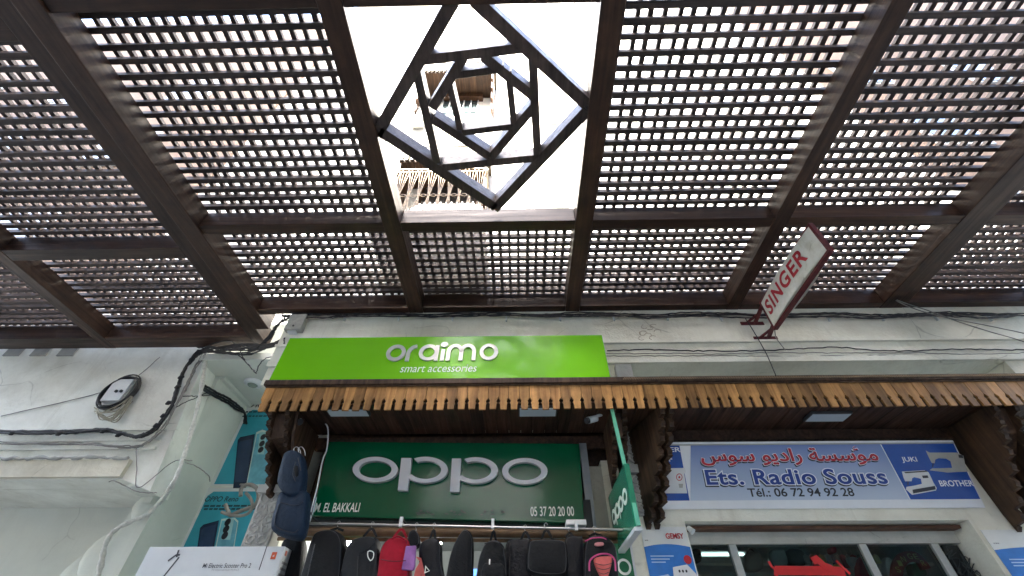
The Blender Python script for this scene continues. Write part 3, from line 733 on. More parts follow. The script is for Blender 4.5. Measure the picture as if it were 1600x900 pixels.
def bbx(x0, y0, x1, y1):
    return bb(x0, (y0 + y1) / 2)[0], bb((x0 + x1) / 2, y1)[1], bb(x1, (y0 + y1) / 2)[0], bb((x0 + x1) / 2, y0)[1]
def fancy(body, box, ink, off, off2, sp=1.):
    text_on(bp_, body, box, INK_K, BS, d=.003, offset=off2, ref=off, dx=-.008, dv=-.010, space=sp)
    text_on(bp_, body, box, INK_W, BS, d=.004, offset=off2, ref=off, space=sp)
    text_on(bp_, body, box, ink, BS, d=.005, offset=off, ref=off, space=sp)
AR = '\u0645\u0624\u0633\u0633\u0629'
AR = ''.join(reversed('\uFEE3\uFEEE\uFEB3\uFEB4\uFE94 \uFEAD\uFE8D\uFEA9\uFEF3\uFEEE \uFEB3\uFEEE\uFEB1'))
fancy(AR, bbx(285, 400, 978, 468), INK_R, .024, .048)
fancy('\uFE80', bbx(877, 394, 899, 411), INK_R, .02, .07)
fancy('Ets. Radio Souss', bbx(305, 482, 1010, 543), INK_B, .022, .062, 1.04)
text_on(bp_, 'T\u00e9l.: 06 72 94 92 28', bbx(470, 556, 884, 590), INK_K, BS, offset=.016)
text_on(bp_, 'JUKI', bbx(1071, 435, 1131, 459), INK_W, BS, offset=.02)
text_on(bp_, 'BROTHER', bbx(1218, 526, 1350, 550), INK_W, BS, offset=.02)
text_on(bp_, 'GER', bbx(136, 397, 208, 416), INK_W, BS, offset=.02)
text_on(bp_, 'FF', bbx(146, 434, 175, 453), INK_W, BS, offset=.02)
# sewing machine pictures printed on the sign
PM = plain('print_machine_white', (.62, .64, .64), .3, var=.04); PS = plain('print_machine_grey', (.34, .34, .31), .3)
def pic(pts, mat, d=.0035, name='printed_picture'):
    return MB().prism([bb(*p) for p in pts], bp_.pt, .0022, d).build(name, mat, BS)
pic([(1165, 410), (1180, 418), (1285, 418), (1312, 430), (1320, 470), (1330, 492), (1250, 496), (1180, 487), (1190, 480), (1268, 478), (1262, 452), (1245, 442), (1215, 440), (1202, 446), (1200, 460), (1188, 458), (1178, 438)], PS)
pic([(1292, 426), (1308, 428), (1312, 440), (1294, 438)], INK_K, .004); pic([(1192, 460), (1195, 460), (1194, 476), (1191, 476)], INK_K, .004)
pic([(1072, 492), (1160, 487), (1176, 495), (1195, 535), (1208, 556), (1205, 566), (1112, 583), (1088, 562), (1090, 552), (1125, 546), (1150, 540), (1146, 520), (1120, 514), (1112, 518), (1110, 530), (1085, 530), (1078, 515)], PM)
pic([(1094, 531), (1098, 531), (1098, 546), (1094, 546)], INK_K, .004)
pic([(1113, 563), (1200, 548), (1204, 562), (1116, 578)], INK_K, .004); pic([(1150, 508), (1172, 507), (1176, 517), (1154, 518)], INK_K, .004)
pic([(1080, 494), (1168, 488), (1172, 493), (1086, 499)], INK_K, .004)
pic([(110, 480), (225, 478), (230, 495), (222, 500), (234, 577), (100, 577), (100, 560), (160, 556), (160, 520), (140, 512), (110, 520)], PM)
MB().ribbon([bb(*p) for p in ell(203, 514, 11, 13, 16)], .006, bp_.pt, .0036, .0042, True).build('printed_picture', INK_R, BS)
pic(ell(203, 514, 4, 5, 8)[::-1], INK_R, .0042); pic([(200, 540), (218, 540), (216, 556), (203, 556)], PS, .0042)

# ---------------------------------------------------------------- red framed double-sided sign on two brackets
SX = 2.72
f0 = P(1187, 475, X=SX); f1 = P(1215, 507, X=SX); f2 = P(1300, 388, X=SX); f3 = P(1265, 358, X=SX)
zt_, zb_ = (f0.z + f3.z) / 2, (f1.z + f2.z) / 2; yn, yf = (f2.y + f3.y) / 2, (f0.y + f1.y) / 2
SG = empty('projecting_sign', (SX, yf, zb_), 'faded white sign with red capital letters and red frame sticking out from the wall', 'sign')
REDP = plain('red_paint', (.10, .010, .012), .5, var=.3, nscale=30); FADE = plaster('faded_sign_face', (.74, .76, .70), (.40, .39, .28), .7, 5., .05)
sp_ = Plane((SX - .018, yf, zb_), 0, R(-90))    # u runs from the wall towards the street
sp_.u = Vector((0, -1, 0)); sp_.v = Vector((0, 0, 1)); sp_.n = Vector((-1, 0, 0))
Ls, Hs = yf - yn, zt_ - zb_
nn = 14
m = MB(); arc = [(Ls * i / nn, .028 * math.sin(math.pi * i / nn)) for i in range(nn + 1)]
m.add([sp_.pt(u, v, d) for u, d in arc for v in (.012, Hs - .012)], [(2 * i, 2 * i + 2, 2 * i + 3, 2 * i + 1) for i in range(nn)], True); m.build('sign_face', FADE, SG)
m = MB(); m.add([Vector((SX + .018 + d * 2.2, yf - u, zb_ + v)) for u, d in arc for v in (.012, Hs - .012)], [(2 * i, 2 * i + 1, 2 * i + 3, 2 * i + 2) for i in range(nn)], True); m.build('sign_face', FADE, SG)
m = MB(); t_ = .022
m.box(SX - t_, SX + t_, yn - .02, yf + .02, zb_ - .02, zb_ + .012); m.box(SX - t_, SX + t_, yn - .02, yf + .02, zt_ - .012, zt_ + .015)
m.box(SX - t_, SX + t_, yn - .022, yn + .006, zb_ + .0125, zt_ - .0125); m.box(SX - t_, SX + t_, yf - .006, yf + .022, zb_ + .0125, zt_ - .0125)
m.build('sign_frame', REDP, SG, bevel=.004)
vs, fs = glyphs('SINGER', .028, 0, 1.15)
x0 = min(p[0] for p in vs); x1 = max(p[0] for p in vs); y0 = min(p[1] for p in vs); y1 = max(p[1] for p in vs)
def sf(p):
    u = Ls * .05 + (p[0] - x0) / (x1 - x0) * Ls * .77; v = Hs * .33 + (p[1] - y0) / (y1 - y0) * Hs * .50
    return sp_.pt(u, v, .028 * math.sin(math.pi * min(1, u / Ls)) + .004)
MB().add([sf(p) for p in vs], fs).build('lettering', plain('faded_red_print', (.42, .015, .028), .6, var=.25, nscale=30), SG, fix=False)
for (bx, by) in ((1175, 506), (1196, 529)):
    q = P(bx, by, Y=YW); m = MB(); m.box(q.x - .13, q.x + .13, YW - .012, YW - .003, q.z - .022, q.z + .022)
    m.bar((q.x + .03, YW - .008, q.z), (SX - .02, yf + .005, zt_ - .05 if by < 520 else zb_ + .02), .03, .03)
    m.bar((q.x - .07, YW - .01, q.z), (q.x + .05, YW - .10, q.z + .06), .018, .022); m.build('mounting_bracket', REDP, SG)
MB().tube(spline([(SX, yf + .03, zb_), (SX + .01, yf + .08, zb_ - .05), (SX - .01, yf + .06, zb_ - .09), (SX + .03, yf + .1, zb_ - .13), (SX + .07, yf + .13, zb_ - .2)]), .005, 5).build('loose_wire', GREYC, SG)

# ---------------------------------------------------------------- small hanging green sign (perpendicular)
hx = .78
g0 = P(962, 864, X=hx); g1 = P(997, 822, X=hx); g2 = P(977, 728, X=hx); g3 = P(948, 790, X=hx)
HS = empty('hanging_sign', (hx, g0.y, g0.z), 'small dark green double sided sign hanging edge-on between the two shops', 'sign')
GREEN2 = plain('green_acrylic', (.012, .17, .095), .25)
ptop = P(977, 728, X=hx).z; pbot = g1.z
yA, yB = 3.85, g1.y
MB().prism([(yA, pbot), (yB, pbot), (yB, ptop), (yA, ptop - .0)], YZ(hx), -.02, .02).build('sign_panel', GREEN2, HS, bevel=.003)
MB().prism([(yA - .005, pbot - .025), (yB + .005, pbot - .025), (yB + .005, pbot - .002), (yA - .005, pbot - .002)], YZ(hx), -.024, .024).build('bottom_edge', WHITEP, HS)
tp = P(962, 652, X=hx)
MB().box(hx - .022, hx + .024, yB - .026, yB - .003, pbot, ptop + .01).box(hx - .008, hx + .012, yB - .02, yB - .004, ptop + .01, CZ0 + .0) if 0 else MB().prism([(yB - .026, pbot), (yB - .003, pbot), (CY + .06, CZ0 + .05), (CY + .04, CZ0 + .05)], YZ(hx), -.013, .013).build('hanging_strip', plain('pale_green_edge', (.10, .40, .26), .4), HS)
hp = Plane((hx - .0205, yA, pbot)); hp.u = Vector((0, -1, 0)); hp.v = Vector((0, 0, 1)); hp.n = Vector((-1, 0, 0))
Lh, Hh = yA - yB, ptop - pbot
for i, kx_ in enumerate((.17, .385, .6, .82)):
    m = MB(); c = (Lh * kx_, Hh * .55); m.ribbon(ell(c[0], c[1], Lh * .085, Hh * .10, 20), Lh * .035, hp.pt, .001, .003, True)
    if i in (1, 2): m.ribbon([(c[0] - Lh * .09, c[1] + Hh * .1), (c[0] - Lh * .09, c[1] - Hh * .2)], Lh * .035, hp.pt, .0035, .0045)
    m.build('letter', WV, HS)

# green board behind the bags, right
q = Plane((0, YW - .05, 0)); a = q.hit(880, 828); b = q.hit(985, 838)
GB = empty('green_board', (.75, YW - .05, 1.2), 'rounded green display board with white border behind the bag with pink mesh', 'board')
x0, x1, zt = a[0], b[0], a[1]
def rrect(x0, x1, z0, z1, r_, n=5):
    o = []
    for cx, cz, s_ in ((x1 - r_, z0 + r_, 270), (x1 - r_, z1 - r_, 0), (x0 + r_, z1 - r_, 90), (x0 + r_, z0 + r_, 180)):
        o += [(cx + r_ * math.cos(R(s_ + 90 * i / n)), cz + r_ * math.sin(R(s_ + 90 * i / n))) for i in range(n + 1)]
    return o
MB().prism(rrect(x0, x1, 1.2, zt, .05), XZ(YW - .02), 0, .02).build('border', WHITEP, GB)
MB().prism(rrect(x0 + .02, x1 - .02, 1.22, zt - .02, .04), XZ(YW - .045), 0, .01).build('board', plain('board_green', (.005, .14, .055), .3), GB)
c = q.hit(975, 886)
MB().ribbon(ell(c[0], c[1], .045, .045, 24), .016, XZ(YW - .056), 0, .004, True).build('lettering', WV, GB)
MB().ribbon(ell(c[0] - .115, c[1], .045, .045, 24), .016, XZ(YW - .056), 0, .004, True).build('lettering', WV, GB)

# ---------------------------------------------------------------- sewing machine posters on the wall
def machine_poster(x0, x1, zt, label):
    y = YW - .006; e = empty('poster', ((x0 + x1) / 2, y, 1.5), label, 'poster'); W_ = x1 - x0
    simple(0, (x0, x1, y - .004, y, 1.5, zt)).build('sheet', plain('poster_white', (.66, .68, .66), .35, var=.04), e)
    arc = [(x0 + W_ * i / 10, zt - .155 - .0 + .035 * math.sin(math.pi * (.15 + i / 14))) for i in range(11)]
    MB().prism([(x0, 1.5), (x1, 1.5)] + arc[::-1], XZ(y - .0045), 0, .0015).build('printed_field', plain('poster_blue', (.02, .16, .50), .3, var=.15), e)
    pl = Plane((x0, y - .004, zt))
    text_on(pl, 'GEMSY', (W_ * .52, -.085, W_ * .92, -.045), INK_R, e, offset=.03)
    text_on(pl, 'www.', (W_ * .04, -.10, W_ * .12, -.09), INK_K, e)
    m = MB()
    for i in range(3): m.prism([(x0 + W_ * .1, zt - .205 - i * .02), (x0 + W_ * (.6 - .1 * i), zt - .205 - i * .02), (x0 + W_ * (.6 - .1 * i), zt - .197 - i * .02), (x0 + W_ * .1, zt - .197 - i * .02)], XZ(y - .0062), 0, .0008)
    m.build('printed_lines', plain('pale_print', (.4, .55, .75), .4), e)
    for ox, oz, s_ in ((.30, .40, .9), (.72, .36, 1.15)):
        mm = MB(); cx, cz = x0 + W_ * ox, zt - oz; s_ *= .75
        mm.prism([(cx - .08 * s_, cz + .10 * s_), (cx + .05 * s_, cz + .12 * s_), (cx + .11 * s_, cz + .05 * s_), (cx + .12 * s_, cz - .14 * s_), (cx - .09 * s_, cz - .14 * s_), (cx - .09 * s_, cz - .07 * s_), (cx - .02 * s_, cz - .05 * s_), (cx - .02 * s_, cz + .02 * s_), (cx - .09 * s_, cz + .03 * s_)], XZ(y - .0062), 0, .002)
        mm.build('printed_picture', PM, e)
        mm = MB()
        for i in range(3): mm.prism(ell(cx + (-.03 + .03 * i) * s_, cz + .07 * s_, .008, .01, 8), XZ(y - .0085), 0, .0006)
        mm.prism([(cx - .07 * s_, cz - .09 * s_), (cx - .03 * s_, cz - .09 * s_), (cx - .04 * s_, cz + .0 * s_), (cx - .06 * s_, cz + .0 * s_)], XZ(y - .0085), 0, .0006)
        mm.prism([(cx + .03 * s_, cz - .04 * s_), (cx + .09 * s_, cz - .04 * s_), (cx + .09 * s_, cz - .06 * s_), (cx + .03 * s_, cz - .06 * s_)], XZ(y - .0085), 0, .0006)
        mm.build('printed_detail', INK_K, e)
    MB().prism(ell(x1 - W_ * .12, zt - .225, .03, .03, 14), XZ(y - .0062), 0, .001).build('printed_seal', INK_R, e)
pz = P(1040, 824, Y=YW).z
machine_poster(P(1003, 840, Y=YW).x, OX0 - .012, pz, 'blue and white sewing machine poster between the green board and the shop window')
machine_poster(P(1545, 850, Y=YW).x, P(1545, 850, Y=YW).x + .62, P(1560, 835, Y=YW).z + .03, 'blue and white sewing machine poster right of the shop window')
simple(0, (4.12, 4.5, YW - .03, YW - .004, 2.60, 2.66)).build('red_strip', plain('red_paint2', (.3, .02, .02), .5), None, 'small red strip on the white wall at the far right edge below the canopy', 'strip')

# ---------------------------------------------------------------- radio shop window
WI = empty('shop_window', ((OX0 + OX1) / 2, 4.05, 1.0), 'aluminium framed shop window with red Arabic letters and hanging goods below the blue sign', 'window')
WYy = 4.02
zb1 = P(1200, 828, Y=WYy).z; zb0 = P(1200, 851, Y=WYy).z
ALU = plain('aluminium_frame', (.42, .45, .43), .4, .3)
MB().box(OX0 + .003, OX1 - .003, WYy - .12, WYy + .06, zb1 + .002, OZ - .035).build('timber_lintel', wood('old_timber', (.06, .028, .016), (.2, .10, .055), 0, .6), WI)
MB().box(OX0 + .003, OX1 - .003, WYy - .03, WYy + .08, zb0, zb1).build('head_board', plaster('dirty_white_wood', (.48, .50, .46), (.28, .28, .24), .6, 4., .2), WI)
def vx(px, py): return P(px, py, Y=WYy).x
fx = [OX0 + .04, vx(1145, 860), vx(1350, 862), vx(1466, 866)]
for x in fx: MB().box(x - .03, x + .03, WYy - .025, WYy + .03, 1.0, zb0 - .002).build('mullion', ALU, WI, bevel=.003)
MB().box(OX0 + .003, OX1 - .003, WYy - .03, WYy + .04, .9, .997).build('sill', ALU, WI)
for a, b in zip(fx[:-1], fx[1:]):
    MB().box(a + .032, b - .032, WYy - .002, WYy + .004, 1.0, zb0 - .003).build('pane', glass('shop_glass', (.62, .70, .70)), WI)
# black net bag hanging at the right end
m = MB(); r0 = random.Random(4)
nx0, nx1 = vx(1474, 860), OX1 - .02
MB().box(nx0 + .01, nx1, WYy + .0, WYy + .02, 1.0, zb0 - .01).build('dark_board', plain('dark_net_back', (.012, .016, .016), .7), WI)
for i in range(22):
    c_ = (r0.uniform(nx0, nx1), r0.uniform(2.05, 2.35)); pts = [(c_[0] + r0.uniform(-.08, .08), WYy - .02 + r0.uniform(-.01, .01), c_[1] + r0.uniform(-.12, .12)) for _ in range(4)]
    m.tube(spline(pts, 5), .003, 4)
m.build('black_net', plain('net_thread', (.05, .06, .06), .8), None, 'tangled dark net hanging at the right end of the shop window', 'net')
# interior
INT = empty('shop_interior', (2.4, 4.8, 0), 'dim interior of the sewing machine shop seen through its window', 'room')
DK = plain('dim_interior', (.30, .36, .36), .8)
q_ = P(1130, 866, Y=4.75); TL = empty('tube_lamp', (q_.x, 4.75, q_.z), 'lit fluorescent tube inside the sewing shop behind the left window pane', 'lamp')
MB().tube([(q_.x - .35, 4.75, q_.z), (q_.x + .2, 4.75, q_.z)], .013, 8).build('tube', plain('lit_tube', (.85, 1, .95), .3, emit=.22, var=0), TL)
MB().box(q_.x - .38, q_.x + .23, 4.765, 4.80, q_.z - .015, q_.z + .03).build('fitting', WHITEP, TL)
m = MB().box(1.1, 3.9, 6.0, 6.05, 0, 3.2).box(1.08, 1.13, 4.4, 6.0, 0, 3.2).box(3.87, 3.92, 4.4, 6.0, 0, 3.2).box(1.1, 3.9, 4.36, 6.0, 3.2, 3.25)
m.build('room_wall', DK, INT)
simple(0, (OX0, 2.5, 4.9, 4.95, 2.1, 2.55)).build('shelf_back', plain('pale_interior_panel', (.30, .36, .36), .6), INT)
simple(0, (1.2, 3.8, 4.6, 5.0, 2.42, 2.44)).build('shelf', ALU, INT)
REDL = plain('red_window_letters', (.60, .012, .014), .4)
# big red Arabic stroke cut from vinyl, on the inside of the glass
wp = Plane((0, WYy - .003, 0)); wp.n = Vector((0, -1, 0))
def wv(x, y): return wp.hit(1160 + x / 5, 820 + y / 5)
m = MB()
m.ribbon([wv(*p) for p in [(205, 285), (228, 325), (262, 352)]], .02, wp.pt, 0, .002)
m.ribbon([wv(*p) for p in [(262, 400), (260, 335)]], .03, wp.pt, .0022, .004)
m.ribbon([wv(*p) for p in [(262, 355), (500, 358), (700, 358), (800, 368)]], .062, wp.pt, 0, .002)
m.ribbon([wv(*p) for p in [(545, 285), (580, 270), (640, 320), (700, 345)]], .05, wp.pt, .0022, .004)
m.ribbon([wv(*p) for p in [(730, 280), (790, 340), (840, 385)]], .02, wp.pt, .0022, .004)
m.build('window_lettering', REDL, WI)
def goods(name, label, cat, pts, y, mat, depth=.05, grp=None):
    poly = [(P(x, yy, Y=y).x, P(x, yy, Y=y).z) for x, yy in pts]
    # refine the outline so the body is soft
    cl_ = [Vector((*p, 0)) for p in poly]; n = len(cl_); out = []
    for i in range(n):
        p0, p1, p2, p3 = cl_[i - 1], cl_[i], cl_[(i + 1) % n], cl_[(i + 2) % n]
        for k in range(4):
            t = k / 4; out.append(.5 * ((2 * p1) + (p2 - p0) * t + (2 * p0 - 5 * p1 + 4 * p2 - p3) * t * t + (3 * p1 - p0 - 3 * p2 + p3) * t ** 3))
    MB().inflate([(q.x, q.y) for q in out], XZ(y), depth, depth * .5).build(name, mat, None, label, cat, grp)
goods('grey_handbag', 'grey handbag hanging behind the left large shop window pane', 'bag', [(1162, 868), (1184, 864), (1190, 890), (1164, 893)], 4.35, plain('grey_leather', (.12, .14, .13), .6))
MB().tube(spline([P(1166, 866, Y=4.33), P(1172, 858, Y=4.33), P(1180, 864, Y=4.33)]), .006, 5).build('bag_loop', BLACKC, None, 'black loop handle above the grey handbag in the shop window', 'handle')
goods('clear_bag', 'clear plastic bag hanging behind the shop window beside the grey handbag', 'bag', [(1202, 862), (1222, 860), (1228, 884), (1206, 888)], 4.3, plain('clear_film', (.32, .36, .35), .15))
goods('dark_bundle', 'dark bundle hanging behind the middle of the shop window', 'goods', [(1226, 862), (1250, 861), (1256, 884), (1232, 884)], 4.4, plain('dark_goods', (.05, .06, .055), .7))
goods('dark_bundle', 'black lumpy bundle behind the narrow left window pane', 'goods', [(1076, 862), (1092, 860), (1094, 878), (1080, 880)], 4.3, plain('black_goods', (.012, .013, .015), .6))
goods('red_cloth', 'crumpled red cloth behind the window just left of the second mullion', 'cloth', [(1338, 876), (1352, 872), (1368, 900), (1340, 905)], 4.2, plain('red_cloth', (.35, .012, .04), .7, bump=.5))
goods('white_cloth', 'white cloth behind the window left of the crumpled red cloth', 'cloth', [(1322, 872), (1338, 874), (1342, 890), (1328, 884)], 4.25, plain('white_cloth', (.5, .52, .55), .8))
goods('red_box', 'tiny red packet clipped high inside the shop window', 'packet', [(1294, 857), (1302, 857), (1303, 865), (1296, 865)], 4.2, plain('red_cloth', (.35, .012, .04), .7))
goods('yellow_packet', 'small yellow-green packet behind the shop window beside the red letters', 'packet', [(1298, 885), (1306, 882), (1309, 889), (1300, 891)], 4.15, plain('yellow_packet', (.5, .52, .1), .5))
goods('white_cone', 'white thread cone behind the right window pane', 'cone', [(1378, 876), (1388, 874), (1396, 905), (1384, 908)], 4.25, plain('white_cloth', (.5, .52, .55), .8))
gr_ = 'small packets hanging in a row inside the shop window'
cols = [(.45, .45, .42), (.30, .03, .03), (.12, .14, .14), (.5, .48, .2), (.35, .4, .42), (.05, .12, .25), (.4, .4, .4), (.25, .02, .05)]
for i in range(12):
    q_ = P(1258 + i * 8.2 + (i > 10) * 18 + random.uniform(-1, 1), 866, Y=4.3 + random.uniform(-.06, .06)); w_ = random.uniform(.016, .026); h_ = random.uniform(.06, .12)
    pe = empty('hanging_packet', (q_.x, q_.y, q_.z - h_), 'small packet in the hanging row inside the sewing shop window', 'packet', gr_)
    MB().inflate([(q_.x - w_, q_.z - h_), (q_.x + w_, q_.z - h_), (q_.x + w_ * .9, q_.z - .01), (q_.x, q_.z), (q_.x - w_ * .9, q_.z - .01)], XZ(q_.y), .012, .008, 3).build('packet', plain('packet_%d' % (i % 8), cols[i % 8], .35), pe)
    MB().tube([(q_.x, q_.y, q_.z), (q_.x + .004, q_.y, q_.z + .03), (q_.x, q_.y + .02, q_.z + .045)], .002, 4).build('hook', METAL, pe)
# red wreath like arch with pale writing
wq = Plane((0, 4.2, 0)); wa = [wq.hit(*p) for p in ((1398, 905), (1401, 884), (1412, 872), (1430, 872), (1445, 890))]
m = MB(); m.ribbon([(p.x, p.y) for p in spline([(x, z, 0) for x, z in wa], 6)], .075, XZ(4.2), 0, .03)
AW = empty('red_arch_badge', (wa[2][0], 4.2, wa[0][1]), 'dark red curved badge with pale yellow letters behind the right window pane', 'badge')
m.build('arch', plain('dark_red_cloth', (.22, .012, .012), .7), AW)
pl = Plane((0, 4.168, 0))
for i, ch in enumerate('SINGER'):
    t = i / 5; sp2 = spline([(x, z, 0) for x, z in wa], 6); q_ = sp2[int(4 + t * 17)]
    text_on(pl, ch, (q_.x - .018, q_.y - .02, q_.x + .018, q_.y + .02), plain('pale_yellow_print', (.5, .42, .12), .5), AW, d=.0)
goods('green_cloth', 'dark green cloth under the curved red badge in the shop window', 'cloth', [(1418, 884), (1434, 882), (1444, 900), (1424, 902)], 4.25, plain('green_cloth', (.01, .09, .05), .7))

# ---------------------------------------------------------------- phone shop front: rod, beams, interior
RODY = 3.5
r0_ = P(452, 817, Y=RODY); r1_ = P(990, 828, Y=RODY)
HR = empty('hanging_rod', ((r0_.x + r1_.x) / 2, RODY, r0_.z), 'thin steel rod under the dark green sign from which the bags hang', 'rod')
MB().tube([r0_, r1_], .009, 8).build('rod', METAL, HR)
def rodz(x): return r0_.z + (r1_.z - r0_.z) * (x - r0_.x) / (r1_.x - r0_.x)
for px in (480, 626, 770, 900):
    x = P(px, 820, Y=RODY).x; z = rodz(x)
    MB().box(x - .011, x + .011, RODY - .014, RODY + .014, z - .012, z + .055).build('rod_hanger', WHITEP, HR)
    MB().box(x - .006, x + .006, RODY + .0145, YW - .01, z + .045, z + .054).build('rod_arm', BLACKC, HR)
LB2 = empty('shop_lintel', (-.5, 3.7, 2.45), 'brown round timber lintel with black rail behind the row of hanging bags', 'lintel')
zz1 = P(650, 829, Y=3.72).z
MB().tube([(-1.915, 3.72, zz1), (.855, 3.72, zz1 - .03)], .034, 10).build('round_timber', wood('brown_timber', (.10, .055, .028), (.34, .21, .11), 0, .5), LB2)
MB().tube([(-1.915, 3.74, zz1 - .048), (.855, 3.74, zz1 - .078)], .014, 10).build('lower_timber', wood('brown_timber', (.10, .055, .028), (.34, .21, .11), 0, .5), LB2)
MB().box(-1.915, .595, 3.79, 4.05, zz1 + .03, 2.75).build('shutter_box', plain('shutter_dark', (.03, .03, .03), .6), LB2)
PI_ = empty('phone_shop_interior', (-.5, 5, 0), 'pale interior of the phone shop behind the hanging bags', 'room')
m = MB().box(-1.9, .85, 5.6, 5.65, 0, 3.0).box(-1.93, -1.90, 4.06, 5.6, 0, 3.0).box(.86, .89, 4.36, 5.6, 0, 3.0)
m.build('room_wall', plain('interior_grey_wall', (.30, .33, .33), .7), PI_)
simple(0, (-1.9, .85, 4.07, 5.6, 2.75, 2.8)).build('ceiling', plain('interior_grey_wall', (.30, .33, .33), .7), PI_)
simple(0, (-1.89, .84, 5.0, 5.3, 2.32, 2.35)).build('shelf', WHITEP, PI_)
simple(0, (-1.86, -1.55, 4.5, 4.55, 1.9, P(470, 866, Y=4.5).z)).build('green_panel', plain('lime_panel', (.14, .34, .02), .5), PI_)
simple(0, (-1.2, -.2, 5.5, 5.55, 2.0, 2.3)).build('glass_case', plain('pale_interior_panel', (.30, .36, .36), .6), PI_)
a = P(738, 893, Y=4.5)
simple(0, (a.x - .03, a.x + .12, 4.5, 4.53, a.z - .2, a.z + .02)).build('lit_screen', plain('blue_screen', (.1, .25, .8), .4, emit=.12), PI_)
for px, py, lb in ((543, 846, 'left bright bulb shining between the two grey and black bags'), (684, 849, 'right bright bulb shining beside the black sling bag')):
    q_ = P(px, py, Y=4.3)
    e = empty('light_bulb', (q_.x, 4.3, q_.z), lb, 'light bulb')
    m = MB(); m.tube([(q_.x, 4.3, q_.z + .03), (q_.x, 4.3, q_.z + .02), (q_.x, 4.3, q_.z), (q_.x, 4.3, q_.z - .022), (q_.x, 4.3, q_.z - .03)], [.014, .026, .036, .026, .008], 12)
    m.build('bulb_glass', plain('lit_bulb', (1, .98, .9), .3, emit=25., var=0), e)
    MB().tube([(q_.x, 4.3, q_.z + .031), (q_.x, 4.3, 2.748)], [.012, .008], 8).build('bulb_holder', BLACKC, e)

# ---------------------------------------------------------------- bags
FAB = lambda n, c, r=.75, b=.35: plain(n, tuple(v * .55 for v in c), r, var=.15, nscale=18, bump=b * 1.6, bscale=45, spec=.25)
BLK = FAB('black_fabric', (.012, .013, .014)); CHAR = FAB('charcoal_fabric', (.030, .032, .035)); REDF = FAB('red_fabric', (.6, .008, .035)); NAVY = FAB('navy_fabric', (.016, .038, .078), .6)
PURP = FAB('purple_fabric', (.50, .22, .60)); PINK = FAB('pink_mesh', (.95, .20, .18), .6); BLK2 = FAB('black_nylon', (.008, .009, .013), .5)
def spx(pts, y, n=5):
    cl_ = [Vector((P(x, yy, Y=y).x, P(x, yy, Y=y).z, 0)) for x, yy in pts]; k = len(cl_); out = []
    for i in range(k):
        p0, p1, p2, p3 = cl_[i - 1], cl_[i], cl_[(i + 1) % k], cl_[(i + 2) % k]
        for j in range(n):
            t = j / n; out.append(.5 * ((2 * p1) + (p2 - p0) * t + (2 * p0 - 5 * p1 + 4 * p2 - p3) * t * t + (3 * p1 - p0 - 3 * p2 + p3) * t ** 3))
    return [(q.x, q.y) for q in out]
def hook(e, px, y, ztop, zbag, handle=True, mat=BLK, wd=.05):
    x = P(px, 835, Y=y).x; z = rodz(x) if ztop is None else ztop
    m = MB(); m.tube(spline([(x + .012, y, z + .006), (x, y, z + .020), (x - .014, y, z + .004), (x, y, z - .022), (x, y, z - .04)], 5), .0028, 5); m.build('hook', METAL, e)
    if handle:
        m = MB(); m.ribbon([(x - wd, zbag - .01), (x - wd * .3, z - .035), (x, z - .03), (x + wd * .3, z - .035), (x + wd, zbag - .01)], .016, XZ(y - .0), 0, .006); m.build('carry_loop', mat, e)
    return x
def bag(name, label, pts, hpx, mat, depth=.10, y=RODY, pocket=None, zips=(), extra=None, handle=True, cat='bag', wd=.05):
    e0 = P(pts[0][0], pts[0][1], Y=y); zb = min(P(x, yy, Y=y).z for x, yy in pts)
    zt = max(P(x, yy, Y=y).z for x, yy in pts)
    e = empty(name, (P(hpx or pts[0][0], 835, Y=y).x, y, zb), label, cat, 'bags hanging under the dark green sign' if y == RODY else None)
    MB().inflate(spx(pts, y - depth * .55), XZ(y), depth, .05).build('body', mat, e)
    po = spx(pts, y - depth * .55, 3); cu_ = sum(p[0] for p in po) / len(po); cv_ = sum(p[1] for p in po) / len(po)
    MB().tube([(cu_ + (u - cu_) * .90, y - depth * .83, cv_ + (v - cv_) * .90) for u, v in po], .0042, 5, closed=True).build('piping', plain('bag_piping', (.03, .03, .032), .4) if mat is not REDF else plain('dark_red_seam', (.10, .0, .008), .6), e)
    if hpx: hook(e, hpx, y, None, zt, handle, mat, wd)
    if pocket: MB().inflate(spx(pocket, y - depth * .85), XZ(y - depth * .8), .035, .03).build('front_pocket', mat, e)
    for zp in zips:
        m = MB(); m.tube(spline([P(x, yy, Y=y - depth - .004) for x, yy in zp], 5), .0032, 5); m.build('zip', plain('zip_black', (.004, .004, .005), .35), e)
    if extra: extra(e, y - depth)
    return e
def badge(e, y):
    pl = Plane((0, y, 0)); a = spx([(575, 862), (580, 861), (584, 864), (583, 872), (579, 876), (575, 870)], y - .012, 2)
    MB().ribbon(a, .006, XZ(y - .012), 0, .003, True).build('shield_badge', WV, e)
bag('black_backpack', 'tall plain black backpack, first on the left of the rod', [(497, 830), (520, 827), (533, 836), (537, 860), (530, 930), (505, 950), (466, 935), (478, 880), (488, 845)], 525, BLK, .13, zips=[[(492, 850), (484, 885), (474, 930)]])
bag('grey_backpack', 'charcoal backpack with small white shield badge on the rod', [(556, 841), (578, 837), (590, 843), (592, 870), (590, 935), (560, 950), (530, 935), (536, 880), (545, 852)], 579, CHAR, .12, extra=badge, zips=[[(586, 845), (573, 858), (560, 866)], [(560, 868), (558, 910)]])
def redx(e, y):
    MB().tube(spline([P(595, 874, Y=y - .02), P(613, 877, Y=y - .035), P(634, 876, Y=y - .02)]), .003, 5).build('pocket_seam', plain('dark_red_seam', (.10, .0, .008), .6), e)
    MB().tube(spline([P(612, 842, Y=y - .0), P(622, 838, Y=y - .01), P(632, 843, Y=y)]), .006, 5).build('top_loop', REDF, e)
